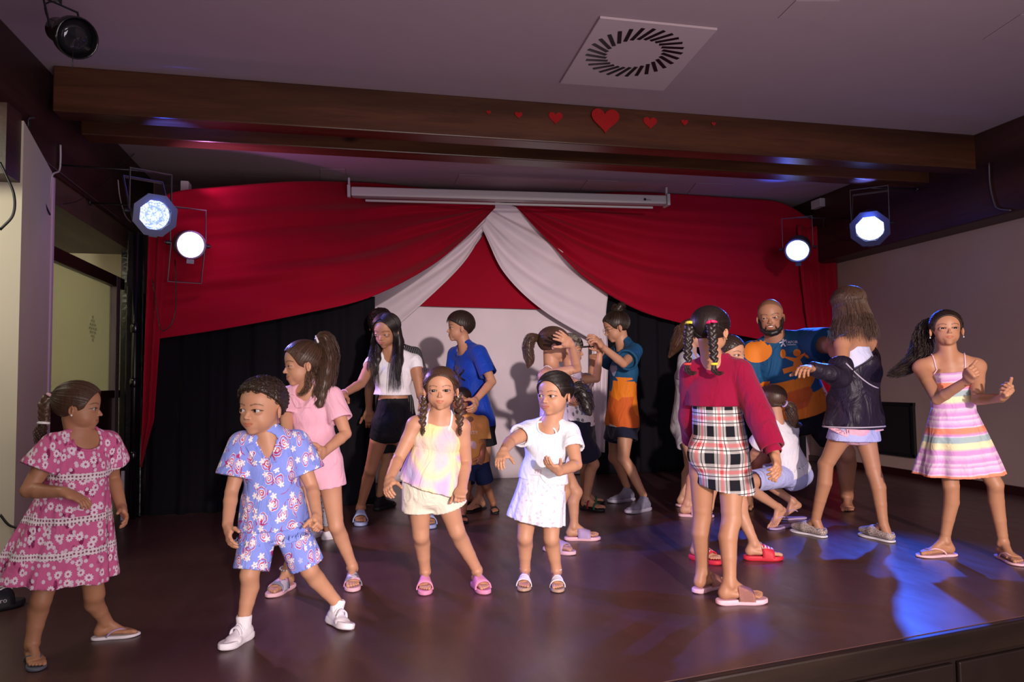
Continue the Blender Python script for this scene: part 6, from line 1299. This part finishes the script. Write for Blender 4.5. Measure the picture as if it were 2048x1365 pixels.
# --- fair girl hidden behind her
p=person('girl with long auburn hair in pale grey top, mostly hidden behind the braided girl',5.50,1.34,'fair','auburn',.85,hip=(1372,852,0),hyaw=80,sh=(1379,722,0),syaw=80,head=(1388,668,0,57),look=(88,-6,0),fine=1.2,
  armR=dict(e=(1375,780,-1),w=(1400,815,-1),h=(1415,830,-1)),armL=dict(e=(1390,780,1),w=(1410,810,1),h=(1420,830,1)),legR=dict(k=(1392,940,0),heel=(1352,1033),toe=(1402,1035),th=.02),legL=dict(k=(1380,935,0),heel=(1347,1014),toe=(1392,1014),th=.02))
GT=fabric('pale grey cotton',(.42,.40,.44)); tee(p,GT,hem=-.05,flare=.08,sleeve=.6,sr=1.6,off=.02); shorts(p,GT,leg=.45,r=1.4,off=.018)
for sd in 'RL': slide(p,sd,R_lpink,R_lpink)
cap(p,hm('auburn'),off=.04,ear=False,nape=-.5,slope=.1); b0=p.hl(0,-.42,.0); ptail(p,[p.hl(0,-.36,.2),b0,b0-p.sf*.04-V(0,0,.09),b0-p.sf*.10-V(0,0,.19)],[.05,.06,.05,.012],200,.004,2,5,.0016,hm('auburn'),name='long_hair')
# --- boy with red slides
p=person('boy with red slides standing behind the braided girl, one eye showing past her shoulder',3.95,1.13,'light','dark',.95,hip=(1450,905,.02),hyaw=40,sh=(1452,778,.05),syaw=50,head=(1461,709,.05,72),look=(58,-3,0),gaze=(66,0),
  armR=dict(e=(1440,850,-1),w=(1445,905,0),h=(1450,930,0)),armL=dict(e=(1470,840,1),w=(1475,880,0),h=(1475,905,0)),legL=dict(k=(1480,1010,0),heel=(1482,1120),toe=(1566,1121),th=.024),legR=dict(k=(1412,1012,0),heel=(1376,1116),toe=(1438,1131),th=.024))
tee(p,NAVY,sleeve=.5,off=.010); shorts(p,NAVY,leg=.5,r=1.2)
bl=R_red
for sd in 'RL': 
    so,b=slide(p,sd,R_red,R_red,h=.31,x0=.44,x1=.76); fr=p.foot[sd]; bb=BVHTree.FromPolygons([tuple(v.co+Vector(p.loc)) for v in b.data.vertices],[tuple(f.vertices) for f in b.data.polygons]); q=fr['q']
    mk=[bar2((k*.0085-.030+.004,ro),(k*.0085-.030+(.010 if k%2 else .0),ro+.020),.0036,.0036,2) for ro in (.004,-.022) for k in range(7)]
    fh=nrm(fr['f']); sd2=nrm(np.cross(fh,V(0,0,1))); vw=sd2 if sd2@(CAM-p.loc)>0 else -sd2; nn=nrm(V(0,0,1)*.85+vw*.5); uu=nrm(fh-nn*(fh@nn)); vv2=np.cross(nn,uu); decal(p,mk,q(.60,0,.30)+vw*.012,uu,vv2,nn,R_white,bb,'lettering',back=.12)
cap(p,hm('dark'),off=.035,top=.02,nape=-.2,slope=.6,face=(.40,.36,.37),disp=lambda X,Y,Z:(.002*np.sin(X*300)*np.sin(Y*280)*np.sin(Z*250)).astype(np.float32))
# --- the man
p=person('smiling bearded man with shaved head, teal and orange team shirt, leaning among the children',5.12,1.60,'tan','black',1.10,hip=(1604,826,.05),hyaw=-5,sh=(1559,699,0),syaw=-6,sroll=13,head=(1541,634,-.06,70),look=(-4,-6,-3),gaze=(-4,-16),lid=.62,smile=1.,beard=1,scalp=.5,adult=1,
  armL=dict(e=(1668,694,-1),w=(1690,730,-1),h=(1692,760,-1)),armR=dict(e=(1490,790,-1),w=(1512,850,-1),h=(1530,870,-1)),
  legL=dict(k=(1692,905,-.1),heel=(1694,1012),toe=(1698,1036),th=.001),legR=dict(k=(1525,925,-.05),heel=(1500,1010),toe=(1488,1026),th=.001),fl=.16)
MM=m_team('teal and orange staff jersey',.25,-.02,1.2,3); tee(p,MM,off=.026,hem=.02,flare=.10,sleeve=.74,sr=1.55,neckr=(.046,.050,.022),label='teal and orange staff jersey',nofs=.052); bv=BVHTree.FromPolygons(p.last[0].tolist(),p.last[1].tolist())
M_or=plain('orange print',(.78,.22,.015),.7); M_wp=plain('white print',(.75,.75,.8),.6); M_dt=plain('teal print',(.012,.085,.19),.7)
def on(px,py): r,u,t_=p.vf; P=at(px,py,p.D-.3); return P+ray(px,py)*.3
o0=on(1512,703); r,u,tt=p.vf; sc=p.D/FPX
def D_(polys,px,py,mat,name='print'): decal(p,polys,on(px,py),r,u,-nrm(ray(px,py)),mat,bv,name)
D_([disc(0,0,26*sc,24*sc,24,6,lambda a:1+.06*math.sin(2*a+1))],1515,703,M_or)
S=sc
D_([disc(0,0,7*S)],1594,706,M_or); D_([bar2((-2*S,-9*S),(-22*S,-2*S),9*S,3*S),bar2((-2*S,-9*S),(14*S,4*S),9*S,3*S),bar2((0,-6*S),(-6*S,-32*S),10*S,8*S),bar2((-6*S,-24*S),(-26*S,-30*S),9*S,10*S),bar2((0,-10*S),(10*S,-36*S),12*S,14*S)],1594,712,M_or)
D_([disc(0,0,9*S,9*S)],1618,708,M_or); D_([disc(0,0,5*S,9*S)],1566,708,M_or)
D_([disc(0,0,2.2*S,2.2*S,10,1),bar2((0,-3*S),(0,-8*S),2.4*S,2.4*S,2),bar2((-7*S,-6*S),(0,-4*S),1.5*S,2.6*S,2),bar2((0,-4*S),(6*S,0),2.6*S,1.5*S,2),bar2((0,-7*S),(-4*S,-13*S),2.4*S,2.4*S,2),bar2((0,-7*S),(4*S,-13*S),2.4*S,2.4*S,2)],1566,680,M_wp,'logo')
D_([text2('TAFOR',7.2*S)],1583,685,M_wp,'lettering'); D_([bar2((-8*S,0),(9*S,0),.8*S,.8*S,4)],1582,690,M_wp)
D_([disc(0,0,10*S,5*S,14,3)],1640,672,plain('pink print',(.75,.42,.42),.7))
shorts(p,BLK,top=.12,leg=.62,r=1.25,off=.02,label='black knee shorts')
# --- crouching girl
p=person('crouching girl in white T-shirt and pale denim shorts, back turned, before the bearded man',4.75,1.12,'light','brown',.98,hip=(1588,948,0),hyaw=-110,sh=(1556,864,.0),syaw=-125,head=(1543,803,.02,62),look=(-128,-5,0),
  armL=dict(e=(1510,905,1),w=(1490,930,1),h=(1478,940,1)),armR=dict(e=(1570,900,1),w=(1550,930,1),h=(1540,940,1)),
  legL=dict(k=(1478,968,-.14),heel=(1583,1053),toe=(1514,1066),th=.014,lift=.62),legR=dict(k=(1505,952,.10),heel=(1616,1038),toe=(1565,1040),th=.014,lift=.45))
tee(p,WHT,off=.022,hem=.00,flare=.12,sleeve=.6,sr=1.5,label='white T-shirt',neckr=(.045,.05,.035)); shorts(p,LDEN,leg=.72,r=1.22,top=.22,off=.016,label='pale denim shorts')
flipflop(p,'L',R_lil,R_lil); flipflop(p,'R',R_lil,R_lil)
cap(p,hm('brown'),off=.036,nape=-.34,slope=.35,strnds=pulled(p,(0,-.46,-.10),320,seed=61)); b0=p.hl(0,-.49,-.12); path=[b0,b0+V(.03,-.01,-.02),b0+V(.045,-.01,-.08),b0+V(.075,-.0,-.13),b0+V(.12,0,-.14)]; ptail(p,path,[.018,.034,.036,.024,.006],220,.006,2.5,8,.0013,hm('brown')); hairtie(p,b0,V(1,0,-.6),.02,R_lil)
# --- girl in the dark jacket
p=person('girl with long brown hair, black windbreaker slipped off her shoulders and snake print slippers',4.30,1.42,'tan','brown',.86,hip=(1708,848,0),hyaw=-125,sh=(1713,690,0),syaw=-120,head=(1694,612,0,70),look=(-112,-6,-2),
  armL=dict(e=(1683,752,-1),w=(1622,738,-1),h=(1598,735,-1),n=(0,-.8,-.3),curl=.4),armR=dict(e=(1730,760,1),w=(1680,760,1),h=(1650,755,1)),
  legL=dict(k=(1652,930,0),heel=(1657,1078),toe=(1592,1064),th=.012,shoe=1),legR=dict(k=(1748,945,0),heel=(1792,1088),toe=(1714,1068),th=.012,shoe=1))
TK=fabric('pale blue cotton',(.60,.62,.85)); g=torso(p,.009); g.cut(HS(A(p,.98),p.t)).cut(HS(A(p,.2),-p.t))
for sd in 'RL': g.carve(EL(p.sh[sd]+(p.sh[sd]-p.sc)*.15,(.045*1.3,.08,.08),np.array([p.sx,p.sf,p.t])))
cloth(p,'tank_top',[g],TK,label='pale blue tank top'); shorts(p,PNK,top=.25,leg=.22,off=.022,r=1.5,label='pink shorts')
skirt(p,LDEN,top=.05,bot=-.20,w=(1.10,1.30),n=3,amp=.03,name='shorts_hem',label='pale blue shorts flap')
# jacket
g=G(.03); 
for i in range(4):
    q0,q1=p.sec[i],p.sec[i+1]; g.add(EC(q0[0],q1[0],q0[1],q0[2]+.045,q0[3]+.045,q1[2]+.040,q1[3]+.045,ub=q1[1]))
e=EC(A(p,.4),A(p,-.12),p.hx,.135,.13,.205,.16); e.fold=(5,.09,1.); g.add(e); g.disp=wr(.013,26,2.); g.cut(HS(A(p,-.03),nrm(-p.t+p.hf*.02))); g.cut(HS(A(p,.80)-p.sx*.0,nrm(p.t+p.sx*-.55+p.sf*.35))); g.carve(EC(A(p,.85),A(p,1.3),p.sx,.13,.11,.15,.13))
S_,E_,W_=p.arm['L']; gl=G(.02); gl.disp=wr(.011,30,1.); M1=S_+(E_-S_)*.55; gl.add(*chain([M1,E_,W_],[.062,.060,.040])); gl.cut(HS(M1+(E_-S_)*.02,nrm(S_-E_))); gl.cut(HS(W_,nrm(W_-E_)))
S2,E2,W2=p.arm['R']; gr=G(.02); gr.add(*chain([S2+(E2-S2)*.3,E2,W2],[.06,.058,.045]))
cloth(p,'jacket',[g,gl,gr],JKT,kk=.03,it=2,label='black windbreaker with pale piping'); bj=BVHTree.FromPolygons(p.last[0].tolist(),p.last[1].tolist())
R_pip=plain('pale grey piping',(.42,.38,.45),.5); vj=p.last[0]; hh=(vj-A(p,-.03))@nrm(-p.t+p.hf*.02); 
ring=[]; 
for k in range(41):
    a=2*PI*k/40; d=p.hx*math.cos(a)+p.hf*math.sin(a); r_=bj.ray_cast(Vector(A(p,-.03)+p.t*.012+d*.5),Vector(-d)); 
    if r_[0] is not None: ring.append(np.array(r_[0])+d*.002-p.t*.010)
mb=MB(); mb.tube(ring,.0045,6); reparent(mb.build('piping',R_pip,p.root,True),p.root)
hp=[]; 
for k in range(15):
    u=k/14; px=1692+u*82; py=727+ (52*math.sin(u*PI*.52)); r_=bj.ray_cast(Vector(CAM),Vector(nrm(ray(px,py)))); 
    if r_[0] is not None: hp.append(np.array(r_[0])-nrm(ray(px,py))*.004)
if len(hp)>3: mb=MB(); mb.tube(hp,.0045,6); mb.build('piping',R_pip,p.root,True)
SN=m_snake()
for sd in 'RL':
    so=sole(p,sd,R_white,'slipper'); fr=p.foot[sd]; q=fr['q']; L=fr['L']; l=fr['l']; n=fr['n']; f=fr['f']
    g=G(.012); g.add(EC(q(.06,0,.10),q(.55,0,.13),l,.135*L,.12*L,.17*L,.15*L),EC(q(.55,0,.13),q(.92,.01,.10),l,.17*L,.15*L,.13*L,.08*L)); g.cut(HS(q(0,0,.02),-n)); g.carve(EL(q(.20,0,.30),(.36*L,.115*L,.19*L),np.array([f,l,n]))); v,qq=poly([g],.0035); reparent(link('upper',v,qq,SN,p.root),so)
    mb=MB(); mb.tube(spline([q(.48,0,.24),q(.46,0,.30),q(.43,0,.33)],5),.005,6); reparent(mb.build('pull_tab',SN,p.root,True),so)
    B2=G(.01); an=fr['an']; B2.add(Cone(q(.14,0,.14),an,.11*L,p.r['an']),Cone(an,q(.5,0,.14),.10*L,.08*L)); v,qq=poly([B2],.004); link('foot',v,qq,sk('tan'),p.root,attrs={'tint':np.tile([0,0,0,1.],(len(v),1))})
cap(p,hm('brown'),off=.04,ear=False,nape=-.5,slope=.1,face=(.36,.40,.42)); st=[]; rg=np.random.RandomState(9)
for i in range(820):
    a=rg.uniform(-2.5,2.5); sg=1 if a>0 else -1; dx,dy=-math.sin(a),-math.cos(a)   # 0 = back of the head
    ty=rg.uniform(-.38,.24); tz=.14+.40*math.sqrt(max(0,1-((ty+.065)/.48)**2)); top=p.hl(rg.uniform(-.04,.04),ty,tz); mid=p.hl(dx*.40,dy*.47-.065,.10); low=p.hl(dx*.46,dy*.50-.07,-.30); out=(p.A[0]*dx+p.A[1]*dy); L1=.125+.03*rg.rand(); jit=rg.randn(3)*.006
    st.append(np.array(spline(over(p,(rg.uniform(-.03,.03),ty,tz+.05),(dx*.40,dy*.47-.065,.02),6,.062)+[low+out*.006,low+out*.020-V(0,0,L1*.5)+jit,low+out*.024-V(0,0,L1)+jit*2],16)))
hairobj(p,hm('brown'),[G(.02).add(EC(p.hl(0,-.08,-.06),p.hl(0,-.10,-.50)-V(0,0,.03),p.A[0],.385*p.H,.43*p.H,.39*p.H,.38*p.H)).carve(EL(p.hl(0,.50,-.3),(.40*p.H,.55*p.H,.7*p.H),p.A),.01).cut(HS(p.hl(0,0,-.30)-V(0,0,.06),V(0,0,-1)))],st,'long_hair',.0017)
# --- girl in the striped dress
p=person('girl in pastel striped sundress with long wavy ponytail, dancing at the right wall',3.82,1.24,'tan','dark',.88,hip=(1913,876,0),hyaw=8,sh=(1898,735,0),syaw=10,sroll=0,head=(1893,659,-.02,74),look=(10,7,0),gaze=(4,-4),lid=.85,
  armR=dict(e=(1874,800,-1),k=1.15,w=(1934,762,-1),h=(1950,730,-1),n=(.6,.2,-.5),curl=1.1,thumb=.9),armL=dict(e=(1955,800,-1),w=(2003,797,-1),h=(2036,776,-1),n=(-.2,.7,.5),curl=.75,thumb=.5),
  legR=dict(k=(1903,972,-.03),heel=(1918,1112),toe=(1858,1114),th=.014),legL=dict(k=(1990,970,-.03),heel=(1992,1112),toe=(2048,1136),th=.014))
MS_=m_stripes(); g=torso(p,.012); g.disp=wr(.002,24,1); g.cut(HS(A(p,.95),nrm(p.t+p.sf*.1))).cut(HS(A(p,.38),-p.t))
for sd in 'RL': g.carve(EL(p.sh[sd],(.055,.08,.08),np.array([p.sx,p.sf,p.t])))
cloth(p,'bodice',[g],MS_,label='striped gathered bodice')
skirt(p,MS_,top=.44,bot=-.50,w=(1.04,2.1),n=7,amp=.09,off=.014,ph=1,shift=(-.01,0,0),label='full pastel striped skirt')
for sg in (1,-1): x=sg*.055; strap(p,[A(p,.86)+p.sx*x+p.sf*.10,A(p,.97)+p.sx*(x+sg*.01)+p.sf*.06,p.sc+p.sx*(x+sg*.015)+p.t*.06,A(p,.86)+p.sx*x-p.sf*.10],R_lpink,.005,off=.003,n=16)
for sd in 'RL': flipflop(p,sd,R_lpink,R_lpink)
Wr=p.hand['R'][0]; hairtie(p,Wr-p.hand['R'][1]*.01,p.hand['R'][1],.021,plain('red bead bracelet',(.15,.01,.01),.4),'bracelet',.003)
for sg in (1,-1): stud(p,sg,M_sil,.012,.0035)
cap(p,hm('dark'),off=.034,strnds=pulled(p,(.16,-.42,.22),300,seed=71)); b0=p.hl(.18,-.44,.22); r,u,tt=p.vf
path=[b0,b0-r*.035+u*.0,b0-r*.06-u*.07,b0-r*.075-u*.14,b0-r*.11-u*.20,b0-r*.19-u*.25,b0-r*.24-u*.27]
ptail(p,path,[.02,.036,.05,.055,.05,.03,.01],300,.012,5,10,.0016,hm('dark'),f=.55)
# ---------------------------------------------------------------- lone black slide at the left edge
p=Person(); o=flo(-12,1222); f=nrm(flo(52,1207)-o); l=nrm(np.cross(f,V(0,0,1))); p.loc=V(o[0],o[1],0); p.root=thing('slide_sandal','black rubber slide with white diamond logo on the floor at the left edge','sandal',p.loc)
p.foot={'L':dict(o=o-f*.14,f=f,l=l,n=V(0,0,1),L=.25,th=.028,b=o-f*.14+V(0,0,.028),md=l)}
q=lambda x,y,z: p.foot['L']['b']+.25*(f*x+l*y+V(0,0,z)); so=sole(p,'L',M_slk,'footbed'); b=band(p,'L',None,M_slk,.40,.80,.32,.20); bb=BVHTree.FromPolygons([tuple(v.co+Vector(p.loc)) for v in b.data.vertices],[tuple(x.vertices) for x in b.data.polygons])
dm=[]; 
for R_ in (1.,.5):
    a=[(-.045*R_,0),(0,.028*R_),(.045*R_,0),(0,-.028*R_)]
    for i in range(4): dm.append(bar2(a[i],a[(i+1)%4],.006,.006,4))
cpos=q(.60,0,.30); decal(p,dm,cpos,f,np.cross(V(0,0,1),f),V(0,0,1),R_white,bb,'emblem'); 
sdv=-nrm(np.cross(V(0,0,1),f)); decal(p,[text2('umbro',.028)],q(.52,0,.07)+sdv*.02,f,V(0,0,1),nrm(sdv),R_white,bb,'lettering',back=.1)
